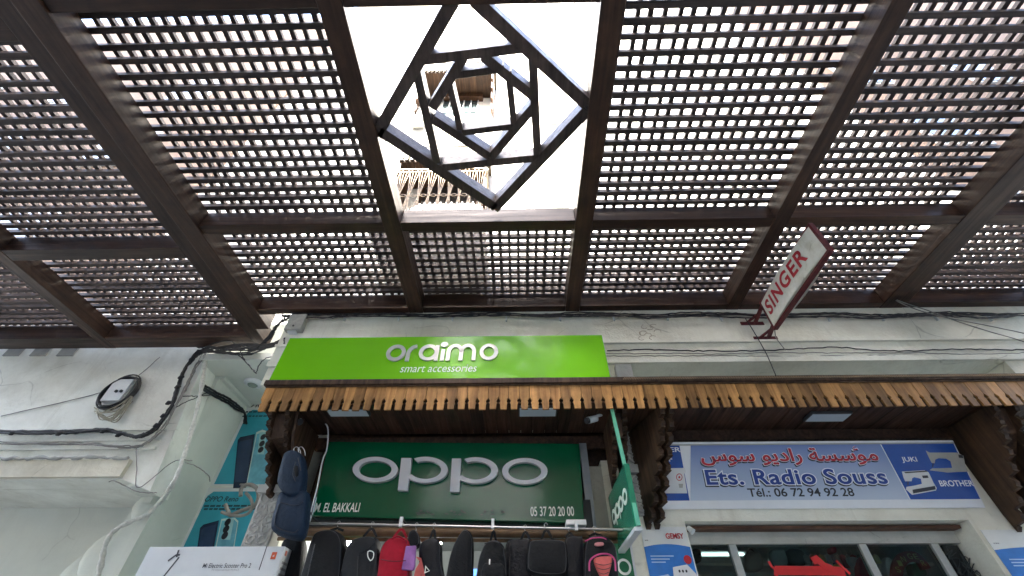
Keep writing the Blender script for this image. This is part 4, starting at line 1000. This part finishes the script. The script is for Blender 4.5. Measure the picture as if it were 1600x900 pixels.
bag('red_backpack', 'bright red backpack with a front pocket on the rod', [(606, 843), (621, 838), (636, 842), (640, 858), (638, 935), (615, 950), (588, 935), (592, 885), (596, 858)], 626, REDF, .12, extra=redx, zips=())
bag('black_pouch', 'small black pouch just right of the red backpack', [(640, 832), (648, 828), (654, 836), (655, 850), (646, 856), (638, 848)], 649, BLK, .05, handle=False)
def purp(e, y): pass
e_ = P(640, 870, Y=RODY)
PB = empty('purple_bag', (e_.x, RODY, e_.z - .15), 'purple folded bag hanging between the red backpack and the black sling bag', 'bag')
MB().prism([(P(x, yy, Y=RODY - .13).x, P(x, yy, Y=RODY - .13).z) for x, yy in ((634, 853), (650, 852), (648, 884), (646, 891), (627, 890))], XZ(RODY - .10), 0, .03).build('body', PURP, PB, bevel=.006)
MB().prism([(P(x, yy, Y=RODY - .13).x, P(x, yy, Y=RODY - .13).z) for x, yy in ((640, 846), (648, 846), (650, 852), (641, 853))], XZ(RODY - .10), .008, .02).build('strap', BLK, PB)
m = MB().prism([(P(x, yy, Y=RODY - .13).x, P(x, yy, Y=RODY - .13).z) for x, yy in ((648, 868), (655, 876), (648, 888), (644, 905), (652, 910), (658, 890), (656, 905), (664, 905), (660, 885), (657, 870))], XZ(RODY - .08), 0, .02)
m.build('pink_bag', PINK, None, 'crumpled pink bag showing below the purple folded bag', 'bag')
bag('black_sling_bag', 'black sling bag with small white arrow logo', [(662, 844), (678, 840), (688, 848), (690, 880), (696, 930), (672, 940), (654, 930), (655, 880), (655, 856)], 677, BLK2, .09,
    extra=lambda e, y: MB().ribbon(spx([(665, 885), (671, 892), (664, 895)], y - .012, 1), .006, XZ(y - .012), 0, .003, True).build('arrow_logo', WV, e), wd=.02)
bag('black_case', 'long narrow black case with pointed top on the rod', [(722, 829), (731, 827), (738, 838), (739, 870), (734, 940), (712, 950), (694, 935), (700, 885), (708, 855)], None, CHAR if 0 else BLK, .10)
bag('black_backpack', 'rounded black backpack with twin zip pulls, right of the narrow case', [(760, 848), (772, 843), (784, 848), (790, 865), (792, 935), (768, 950), (742, 940), (746, 885), (752, 862)], 771, BLK, .12, pocket=[(754, 885), (770, 880), (788, 885), (788, 930), (752, 935)], zips=[[(757, 850), (771, 846), (785, 852), (788, 870)]], wd=.02,
    extra=lambda e, y: MB().box(*[v for v in (P(765, 880, Y=y - .05).x - .004, P(765, 880, Y=y - .05).x + .004, y - .058, y - .05, P(765, 882, Y=y - .05).z, P(765, 874, Y=y - .05).z)]).build('zip_pull', METAL, e))
bag('black_laptop_bag', 'upright black laptop bag half covered by the wide briefcase', [(792, 845), (818, 842), (830, 846), (832, 900), (828, 935), (795, 935), (789, 890)], 821, BLK2, .07, zips=[[(797, 848), (796, 890), (797, 925)]], wd=.035)
bag('black_briefcase', 'wide black padded briefcase near the right end of the rod', [(829, 845), (855, 843), (880, 845), (886, 855), (887, 888), (880, 899), (850, 900), (826, 894), (823, 880), (825, 855)], 854, BLK, .08, y=RODY - .06, wd=.045)
bag('black_document_bag', 'narrow black document bag between the briefcase and the pink mesh backpack', [(884, 840), (905, 837), (911, 842), (913, 900), (905, 935), (886, 935), (882, 890)], 890, BLK2, .06, handle=True, wd=.03)
def pk(e, y):
    MB().inflate(spx([(930, 871), (948, 868), (957, 871), (954, 890), (944, 915), (938, 900), (930, 882)], y - .03), XZ(y - .0), .035, .0).build('mesh_panel', PINK, e)
    MB().tube(spline([P(x, yy, Y=y - .03) for x, yy in ((921, 892), (922, 876), (934, 867), (950, 866), (960, 874), (962, 892))], 6), .006, 6).build('pink_piping', plain('pink_trim', (.45, .04, .16), .5), e)
    MB().tube(spline([P(x, yy, Y=y - .01) for x, yy in ((914, 846), (925, 841), (940, 840), (948, 843))], 6), .004, 6).build('pink_zip', plain('pink_trim', (.45, .04, .16), .5), e)
    MB().inflate(spx([(930, 848), (942, 847), (943, 852), (931, 853)], y - .01, 3), XZ(y + .004), .018, .0).build('logo_patch', plain('salmon_patch', (.5, .2, .2), .5), e)
    m = MB()
    for i in range(4): m.tube(spline([P(930 + i * 2.5, 880 + i * 7, Y=y - .04), P(943, 883 + i * 7, Y=y - .046), P(956 - i * 2.5, 880 + i * 7, Y=y - .04)], 4), .002, 4)
    m.build('mesh_seam', plain('zip_black', (.004, .004, .005), .35), e)
bag('pink_mesh_backpack', 'black backpack with salmon pink mesh panel at the rod end', [(922, 838), (940, 836), (954, 843), (964, 865), (966, 930), (940, 950), (914, 935), (912, 885), (914, 850)], 930, BLK, .13, extra=pk)
# blue bags hanging on the left bracket
BY = 3.34
def bluebag(label, pts, seam, y, hx_=None):
    zb = min(P(x, yy, Y=y).z for x, yy in pts)
    e = empty('blue_bag', (P(*pts[0], Y=y).x, y, zb), label, 'bag', 'blue bags at the left end of the canopy')
    MB().inflate(spx(pts, y - .05), XZ(y), .09, .05).build('body', NAVY, e)
    for i, s_ in enumerate(seam): MB().tube(spline([P(x, yy, Y=y - .088) for x, yy in s_], 5), .0035, 5).build('zip', plain('zip_navy', (.004, .008, .02), .4), e)
    return e
b_ = bluebag('upper navy blue bag with two steel hooks, hanging beside the phone posters', [(447, 707), (460, 703), (472, 712), (475, 740), (470, 770), (455, 778), (438, 766), (434, 752), (440, 725)], [[(462, 722), (458, 740), (462, 752)], [(466, 715), (470, 735)]], BY)
m = MB()
for dx in (0, 7): m.tube(spline([P(462 + dx, 712, Y=BY), P(459 + dx, 702, Y=BY), P(464 + dx, 698, Y=BY), P(469 + dx, 704, Y=BY), P(470 + dx, 712, Y=BY)], 5), .003, 5)
m.build('hook', METAL, b_)
MB().inflate(spx([(460, 730), (465, 728), (466, 742), (461, 744)], BY - .09, 3), XZ(BY - .085), .01, 0).build('logo_patch', BLK, b_)
bluebag('lower steel blue bag hanging under the navy one beside the phone posters', [(440, 768), (460, 772), (478, 766), (480, 790), (474, 832), (460, 842), (428, 832), (424, 820), (430, 795)], [[(438, 785), (462, 790), (474, 784)], [(436, 788), (430, 820), (456, 832), (466, 828)]], BY + .02)
m_ = bag('dark_bag', 'black bag hanging low at the left, behind the white scooter box', [(445, 842), (470, 840), (474, 860), (468, 920), (448, 925), (440, 870)], None, BLK, .08, y=3.62)

# ---------------------------------------------------------------- scooter box
SBY = 3.42
c0 = P(235, 853, Y=SBY); c1 = P(445, 855, Y=SBY); zt = (c0.z + c1.z) / 2
SC = empty('carton_box', ((c0.x + c1.x) / 2, SBY + .1, zt - .45), 'white scooter carton with a small orange square logo, lower left', 'box')
CW = plain('white_carton', (.62, .65, .66), .4, var=.03)
MB().box(c0.x, c1.x, SBY, SBY + .2, zt - .45, zt).build('carton', CW, SC, bevel=.004)
sp3 = Plane((c0.x, SBY, zt - .45))
def sb(x, y): return sp3.hit(160 + x / 3.75, 660 + y / 3.75)
def sbx(x0, y0, x1, y1): return sb(x0, (y0 + y1) / 2)[0], sb((x0 + x1) / 2, y1)[1], sb(x1, (y0 + y1) / 2)[0], sb((x0 + x1) / 2, y0)[1]
text_on(sp3, 'Mi Electric Scooter Pro 2', sbx(592, 826, 872, 853), plain('carton_ink', (.05, .05, .06), .4), SC, offset=.006)
text_on(sp3, 'Электросамокат Mi Pro 2', sbx(640, 859, 800, 873), plain('carton_ink_grey', (.25, .25, .26), .4), SC)
a, b = sb(983, 802), sb(1026, 760)
MB().prism([(a[0], a[1]), (b[0], a[1]), (b[0], b[1]), (a[0], b[1])], sp3.pt, .0005, .002).build('logo_square', plain('logo_orange', (.62, .10, .03), .4), SC)
text_on(sp3, 'mi', (a[0] + .012, a[1] + .014, b[0] - .012, b[1] - .016), INK_W, SC, offset=.04)
m = MB()
m.ribbon([sb(*p) for p in ((362, 900), (450, 790))], .011, sp3.pt, .0005, .0015); m.ribbon([sb(*p) for p in ((330, 940), (362, 900))], .011, sp3.pt, .0005, .0015)
m.ribbon([sb(*p) for p in ((385, 812), (432, 778), (456, 776))], .012, sp3.pt, .002, .0026); m.ribbon([sb(*p) for p in ((436, 790), (449, 748))], .012, sp3.pt, .003, .0036)
m.ribbon([sb(*p) for p in ((918, 865), (964, 726))], .006, sp3.pt, .0005, .0015)
m.build('scooter_picture', plain('carton_ink', (.05, .05, .06), .4), SC)
cx = c1.x
for i in range(5): MB().box(cx + .0005, cx + .0015, SBY + .03, SBY + .17, zt - .10 - i * .035, zt - .085 - i * .035).build('printed_line', plain('carton_ink_grey', (.25, .25, .26), .4), SC)
MB().prism([(SBY + .03, zt - .05), (SBY + .06, zt - .05), (SBY + .06, zt - .02), (SBY + .03, zt - .02)], YZ(cx), .0005, .002).build('logo_square', plain('logo_orange', (.62, .10, .03), .4), SC)
CT = empty('display_counter', ((c0.x + c1.x) / 2, SBY + .25, 0), 'plain white display counter that carries the scooter carton', 'counter')
simple(0, (c0.x - .1, c1.x + .05, SBY - .05, SBY + .5, 0, zt - .452)).build('cabinet', WHITEP, CT, bevel=.01)

# ---------------------------------------------------------------- phone posters on the recess wall
PYp = 5.592
TEAL = plain('poster_teal', (.03, .30, .38), .35, var=.2, nscale=2.); TEALL = plain('poster_light_teal', (.25, .55, .60), .35, var=.3, nscale=3.)
PHD = plain('phone_dark', (.012, .022, .05), .2, var=.3); PHT = plain('phone_teal', (.14, .38, .46), .25, var=.35, nscale=5.); PHE = plain('phone_edge', (.45, .58, .52), .3)
TP = Plane((0, PYp, 0))
def tq(x, y): return TP.hit(160 + x / 3.75, 660 + y / 3.75)
def phone_poster(label, x0, x1, zt, zb, txt, lines, dark, teal, plate, lens):
    e = empty('poster', ((x0 + x1) / 2, PYp, zb), label, 'poster')
    MB().box(x0, x1, PYp - .006, PYp, zb, zt).build('sheet', plain('poster_white', (.66, .68, .66), .35), e)
    fp = TP.pt; W_ = x1 - x0
    MB().prism([(x0 + .045, zb + .02), (x1, zb + .02), (x1, zt - .05), (x0 + .10, zt - .05), (x0 + .045, zt - .10)], fp, .0065, .008).build('printed_field', TEAL, e)
    MB().prism([(x0 + W_ * .62, zb + .02), (x1, zb + .02), (x1, zt - .35), (x1 - .15, zt - .35)], fp, .0082, .0088).build('printed_field', TEALL, e)
    a, b = tq(txt[0], (txt[1] + txt[3]) / 2), tq(txt[2], (txt[1] + txt[3]) / 2)
    text_on(TP, 'OPPO Reno', (a[0], tq(txt[0], txt[3])[1], b[0], tq(txt[0], txt[1])[1]), INK_K, e, d=.0095, offset=.014, shear=.1)
    for y in lines:
        m = MB(); a = tq(txt[0] - 10, y); u = a[0]; h_ = .022
        while u < a[0] + .62:
            l_ = random.uniform(.03, .08); m.prism([(u, a[1]), (u + l_, a[1]), (u + l_, a[1] + h_), (u, a[1] + h_)], fp, .0092, .0098); u += l_ + .013
        m.build('printed_lines', plain('dark_teal_print', (.01, .05, .06), .4), e, kind='stuff')
    cen = lambda q: (sum(p[0] for p in q) / len(q), sum(p[1] for p in q) / len(q))
    def inset(q, k): c = cen(q); return [(c[0] + (p[0] - c[0]) * k, c[1] + (p[1] - c[1]) * k) for p in q]
    for nm, q, d, ma in (('printed_phone', dark, .010, PHD), ('printed_phone_face', inset(dark, .80), .0112, plain('phone_dark_face', (.02, .04, .09), .15)), ('printed_phone', teal, .0124, PHE), ('printed_phone_face', inset(teal, .90), .0136, PHT), ('printed_camera_plate', plate, .0148, plain('camera_plate', (.30, .52, .52), .25))):
        MB().prism([tq(*p) for p in q], fp, d, d + .001).build(nm, ma, e)
    for c in lens: q = tq(*c); MB().prism(ell(q[0], q[1], .036, .042, 14), fp, .016, .017).build('printed_lens', INK_K, e)
    return e
pzm = TP.hit(330, 762)[1]; plx = TP.hit(335, 757)[0]
phone_poster('upper teal phone poster on the recess wall', TP.hit(385, 640)[0], -2.9, TP.hit(385, 636)[1], pzm + .02, (790, -120, 985, -85), (-55, -30),
    [(810, 88), (895, 70), (850, 385), (768, 388), (795, 105)], [(905, 60), (940, 45), (985, 60), (1000, 385), (842, 385)], [(925, 60), (965, 62), (950, 190), (912, 188)], [(945, 88), (938, 127), (931, 163)])
phone_poster('lower teal phone poster above the white scooter carton', plx - .06, -2.9, pzm, pzm - 1.5, (605, 435, 800, 466), (497, 515),
    [(595, 600), (685, 575), (640, 830), (545, 830), (575, 620)], [(700, 568), (780, 560), (800, 580), (760, 830), (645, 830)], [(728, 562), (776, 565), (752, 690), (702, 688)], [(738, 587), (729, 627), (721, 665)])
# hose and cable coils in front of the posters
HOSE = plain('grey_hose', (.22, .21, .18), .6, var=.3)
m = MB(); cc = P(392, 780, Y=5.0)
m.tube(spline([P(x, y, Y=5.0) for x, y in ((376, 775), (378, 762), (388, 757), (400, 762), (404, 776), (398, 790), (386, 795), (372, 800), (360, 806))], 6), .022, 8)
m.tube(spline([P(x, y, Y=4.97) for x, y in ((384, 770), (392, 780), (394, 792), (388, 802), (374, 806), (358, 804), (346, 800))], 6), .016, 7)
m.tube(spline([P(x, y, Y=4.98) for x, y in ((352, 788), (356, 798), (360, 806))], 4), .02, 7)
m.tube([P(376, 757, Y=5.0), P(380, 757, Y=5.55)], .012, 6)
m.build('hose_coil', HOSE, None, 'tangled grey hose hung in front of the lower phone poster', 'hose')
m = MB()
for i in range(3): c_ = P(408, 808, Y=5.2 + i * .01); m.tube([(c_.x + p[0], c_.y, c_.z + p[1]) for p in ell(0, 0, .085 - i * .008, .085 - i * .006, 22)], .008, 6, closed=True)
m.build('cable_coil', GREYC, None, 'small round cable coil beside the grey hose on the lower phone poster', 'cable')

# ---------------------------------------------------------------- boxes, cameras
# junction box on the left wall with its coil
jb = Plane(P(155, 633, Y=LY - .02)); 
a = [P(x, y, Y=LY - .09) for x, y in ((156, 626), (186, 626), (208, 592), (180, 592))]
JB = empty('junction_box', (a[0].x, LY - .05, a[0].z), 'white cover junction box ringed by a black cable coil on the left wall', 'junction box')
x0 = (a[0].x + a[3].x) / 2; x1 = (a[1].x + a[2].x) / 2; z0 = a[0].z; z1 = a[2].z
MB().box(x0, x1, LY - .09, LY - .003, z0, z1).build('box', WHITEP, JB, bevel=.006)
MB().box(x1 + .002, x1 + .03, LY - .07, LY - .003, z0, z1 - .02).build('side_cover', plain('grey_vent', (.3, .3, .27), .5), JB)
for dx in (0, .06): MB().tube([(x1 - .10 + dx, LY - .091, z0 + .12), (x1 - .10 + dx, LY - .105, z0 + .12)], .018, 8).build('hole_plug', BLACKC, JB)
m = MB(); rr = random.Random(3)
cxx, czz = (x0 + x1) / 2 + .02, (z0 + z1) / 2 - .02
for i in range(7):
    rx = (x1 - x0) * .86 + rr.uniform(-.02, .02); rz = (z1 - z0) * .74 + rr.uniform(-.02, .02)
    m.tube([(cxx + p[0] + p[1] * .12, LY - .03 - i * .010, czz + p[1]) for p in ell(rr.uniform(-.01, .01), rr.uniform(-.01, .01), rx, rz, 28)], .009, 6, closed=True)
m.build('cable_coil', BLACKC, None, 'black cable coil round the white junction box on the left wall', 'cable')
m = MB()
for i in range(9):
    pts = [P(148 + rr.uniform(-3, 6), 640 + rr.uniform(-4, 6), Y=LY - .06), P(165 + rr.uniform(-8, 8), 652 + rr.uniform(-10, 6), Y=LY - .10), P(185 + rr.uniform(-5, 5), 640 + rr.uniform(-8, 8), Y=LY - .11), P(205 + rr.uniform(-3, 3), 622 + rr.uniform(-5, 5), Y=LY - .08)]
    if i % 2: pts += [P(178 + rr.uniform(-6, 6), 655 + rr.uniform(-4, 4), Y=LY - .05), P(160, 648, Y=LY - .05)]
    m.tube(spline(pts, 7), .006, 5)
m.build('tangled_wires', plain('beige_wire', (.34, .32, .24), .7, var=.3), None, 'tangle of beige wires spilling under the white junction box', 'wires')
a = P(445, 518, Y=YW - .04); b = P(480, 498, Y=YW - .04)
JB2 = empty('junction_box', ((a.x + b.x) / 2, YW - .04, a.z), 'grey weathered junction box above the left corner of the lime sign', 'junction box')
MB().box(a.x, b.x, YW - .08, YW - .003, a.z, b.z + .04).build('box', plain('weathered_box', (.38, .38, .33), .6, var=.2, nscale=20), JB2, bevel=.006)
MB().box(a.x + .04, b.x - .06, YW - .06, YW - .004, a.z - .02, a.z - .002).build('terminal_strip', WHITEP, JB2)
m = MB(); m.tube([((a.x + b.x) / 2, YW - .081, a.z + .05), ((a.x + b.x) / 2, YW - .088, a.z + .05)], .012, 8); m.build('screw', BLACKC, JB2)
# CCTV cameras
def cctv(px, py, lab, s_):
    z = CZ0 + .02; c_ = P(px, py, Y=3.42)
    e = empty('security_camera', (c_.x, c_.y, c_.z), lab, 'security camera')
    MB().tube([(c_.x - .05 * s_, c_.y, CZ0 + .055), (c_.x - .05 * s_, c_.y, c_.z + .03)], [.03, .022], 12).build('mount', WHITEP, e)
    MB().tube([(c_.x - .05 * s_, c_.y, c_.z + .035), (c_.x, c_.y - .01, c_.z + .005)], .013, 8).build('arm', WHITEP, e)
    MB().tube([(c_.x - .02 * s_, c_.y - .0, c_.z + .008), (c_.x + .06 * s_, c_.y - .05, c_.z - .035)], [.028, .03], 12).build('camera_body', WHITEP, e)
    MB().tube([(c_.x + .061 * s_, c_.y - .0505, c_.z - .0355), (c_.x + .078 * s_, c_.y - .060, c_.z - .045)], .027, 12).build('camera_lens', BLACKC, e)
SL = empty('spotlight', (P(1077, 828, Y=3.9).x, 3.9, P(1077, 828, Y=3.9).z), 'tiny white spotlight at the left end of the timber over the shop window', 'light')
q_ = P(1077, 828, Y=3.88)
MB().tube([(q_.x - .03, 3.9, q_.z + .045), (q_.x, 3.88, q_.z + .01)], .012, 8).build('arm', BLACKC, SL)
MB().tube([(q_.x - .005, 3.885, q_.z + .02), (q_.x + .02, 3.86, q_.z - .02)], [.018, .026], 10).build('lamp_head', WHITEP, SL)
cctv(462, 657, 'white security camera under the canopy at the left corner', 1)
cctv(928, 655, 'white security camera under the canopy at the right end of the dark green sign', -1)
# upright grey post right of the dark green sign
a = P(923, 790, Y=3.78); b = P(916, 665, Y=3.78)
MB().box(a.x - .035, a.x + .03, YW + .0, YW + .05, 2.45, 3.24).build('metal_post', plain('galvanised', (.22, .24, .26), .5, .3), None, 'grey galvanised upright right of the dark green sign', 'post')
a = P(885, 822, Y=3.6); MB().box(a.x, a.x + .15, 3.56, 3.69, a.z - .0, a.z + .035).build('socket_strip', WHITEP, None, 'white trunking end under the right corner of the dark green sign', 'trunking')
simple(0, (.74, .93, YW + .055, 4.3, 2.2, 3.1)).build('reveal_wall', WALLC, SB)
MB().tube(spline([P(x, y, Y=3.55) for x, y in ((478, 638), (500, 656), (512, 668), (511, 700), (504, 720), (496, 760), (486, 800))], 6), .006, 5).build('conduit', WHITEP, None, 'thin pale cable running down inside the canopy left of the dark green sign', 'cable')

# ---------------------------------------------------------------- cables
def cable(name, label, paths, r=.008, mat=BLACKC, cat='cable', n=8, jit=.006):
    m = MB()
    for p in paths: m.tube(wobble(spline(p, n), jit), r, 5)
    return m.build(name, mat, None, label, cat)
def LP(pts, y): return [P(x, yy, Y=y) for x, yy in pts]
# bundle under the rear beam along the white band
ps = []
for i in range(5):
    ps.append([P(440 + k_ * 58, 489 + i * 1.2 + rr.uniform(-1.5, 2.0) + (2 if k_ % 3 == 1 else 0), Y=YW - .03 - .008 * i) for k_ in range(21)])
cable('cable_bundle', 'long sagging bundle of black cables under the pergola beam along the white wall', ps, .008)
m = MB()
for k_ in range(14):
    q_ = P(455 + k_ * 84, 497 + rr.uniform(-1, 1), Y=YW - .02); MB().box(q_.x - .008, q_.x + .008, YW - .03, YW - .003, q_.z - .035, q_.z + .03).build('cable_clip', WHITEP, SB)
cable('wall_cable', 'single dark cable running along the wall above the recess, right of the lime sign', [[P(948 + k_ * 60, 547 + rr.uniform(-1.5, 1.5) - (3 if k_ in (5, 6) else 0), Y=YW - .015) for k_ in range(12)]], .007)
cable('thin_cables', 'two thin pale cables just above the dark recess on the white wall', [[P(948 + k_ * 60, 552 + j * 4 + rr.uniform(-1, 1.5), Y=YW - .012) for k_ in range(12)] for j in range(2)], .004, GREYC)
cable('drop_cable', 'pale cable dropping from the right pergola beam to the wall', [LP([(1372, 448), (1400, 468), (1450, 485), (1520, 510), (1640, 545)], 3.65), LP([(1372, 449), (1410, 475), (1470, 494), (1560, 512), (1640, 530)], 3.66)], .006, GREYC, jit=.002)
cable('hanging_wire', 'single dark wire hanging past the red sign brackets to the canopy', [LP([(1165, 498), (1182, 525), (1200, 558), (1215, 594)], 3.7)], .005, jit=.001)
# left wall bundles
main = [(-10, 675), (60, 676), (110, 675), (160, 672), (190, 678), (215, 682), (240, 672), (262, 645), (275, 615), (288, 580), (305, 555), (325, 543)]
ps = [[P(x + rr.uniform(-2.5, 2.5), y + rr.uniform(-2.5, 2.5), Y=LY - .04 - rr.uniform(0, .04)) for x, y in main] for _ in range(7)]
LCB = cable('cable_bundle', 'thick black cable bundle sweeping along the left wall and up to the corner', ps, .011)
main2 = [(-10, 692), (80, 693), (150, 694), (200, 697), (228, 692), (256, 665), (272, 640), (290, 605), (305, 575), (322, 552)]
ps = [[P(x + rr.uniform(-3, 3), y + rr.uniform(-2, 3), Y=LY - .05 - rr.uniform(0, .03)) for x, y in main2] for _ in range(5)]
cable('grey_cable_bundle', 'paler thin cables below the thick black bundle on the left wall', ps, .007, GREYC)
m = MB()
for (x, y) in ((20, 677), (93, 678), (162, 674), (186, 680), (225, 680), (245, 665), (256, 650), (264, 630), (278, 605), (283, 590)):
    q_ = P(x, y, Y=LY - .07); MB().tube([(q_.x - .03, q_.y, q_.z - .01), (q_.x, q_.y - .01, q_.z), (q_.x + .03, q_.y, q_.z + .015)], [.012, .028, .012], 6).build('cable_tie', BLACKC, LCB)
# corner tangle to the facade
ps = []
for i in range(15):
    s0 = rr.uniform(-4, 6); ps.append([P(310 + rr.uniform(-6, 8), 548 + rr.uniform(-8, 8), Y=LY - .06), P(345, 546 + s0, Y=4.36), P(385 + rr.uniform(-5, 5), 543 + s0 + rr.uniform(-3, 8), Y=4.2), P(420, 540 + s0 * .6, Y=4.0), P(445, 532 + s0, Y=3.8)])
cable('cable_tangle', 'tangle of dark cables crossing from the left corner to the lime sign', ps, .009)
ps = []
for i in range(4):
    s0 = i * 2.; ps.append([P(400 + s0, 545, Y=4.1), P(418 + s0, 527, Y=4.0), P(432 + s0 * .5, 508, Y=3.86), P(450, 494 + s0, Y=3.76), P(480, 490, Y=3.75)])
cable('rising_cables', 'dark cables rising over the thick rafter end to the pergola beam', ps, .008)
ps = [[P(316, 600 + d, Y=4.44)] + [P(x, y + d, X=-3.95) for x, y in ((338, 613), (356, 622), (370, 632))] + [P(382, 644 + d * .3, Y=5.5), P(385 - d * .5, 662, Y=5.5)] for d in (0, 4, 8)]
cable('black_conduit', 'thick black corrugated cables bending down onto the upper phone poster', ps, .014, jit=.004)
ps = [LP([(284, 619), (300, 619), (318, 618), (345, 616)], 4.44), LP([(270, 640), (290, 628), (305, 622), (325, 612)], 4.44), LP([(350, 545), (372, 555), (390, 572), (400, 582), (405, 570), (415, 560), (430, 556)], 4.2), LP([(375, 545), (382, 562), (400, 583)], 4.2), LP([(318, 545), (335, 536), (360, 533), (380, 545)], 4.3)]
cable('loose_wires', 'loose thin black wires looping below the corner tangle', ps, .006)
# white painted pipe at the corner
pipe = [(321, 565), (316, 600), (308, 640), (295, 690), (280, 735), (268, 760), (250, 785), (228, 805), (205, 815), (180, 828), (166, 848), (160, 872), (154, 900), (146, 940), (120, 1040)]
m = MB(); pts = spline([P(x, y, Y=LY - .06) if y <= 770 else (P(x, y, Y=4.78)) for x, y in pipe], 6)
m.tube(pts, [.023 + .004 * math.sin(i * 1.3) + rr.uniform(-.003, .003) for i in range(len(pts))], 8)
m.build('wrapped_pipe', WHITEC, None, 'lumpy whitewashed pipe running down the left corner and bending under the ledge', 'pipe')
cable('ledge_wires', 'thin wires strung across the corner below the left ledge', [LP([(170, 753), (180, 752), (215, 768), (245, 770)], LY - .06), LP([(213, 700), (214, 730), (217, 762), (270, 722), (300, 720)], LY - .07), LP([(283, 722), (305, 728), (325, 742), (328, 752)], 4.6), LP([(2, 650), (180, 606), (250, 558)], LY - .01)], .005, GREYC, jit=.002)
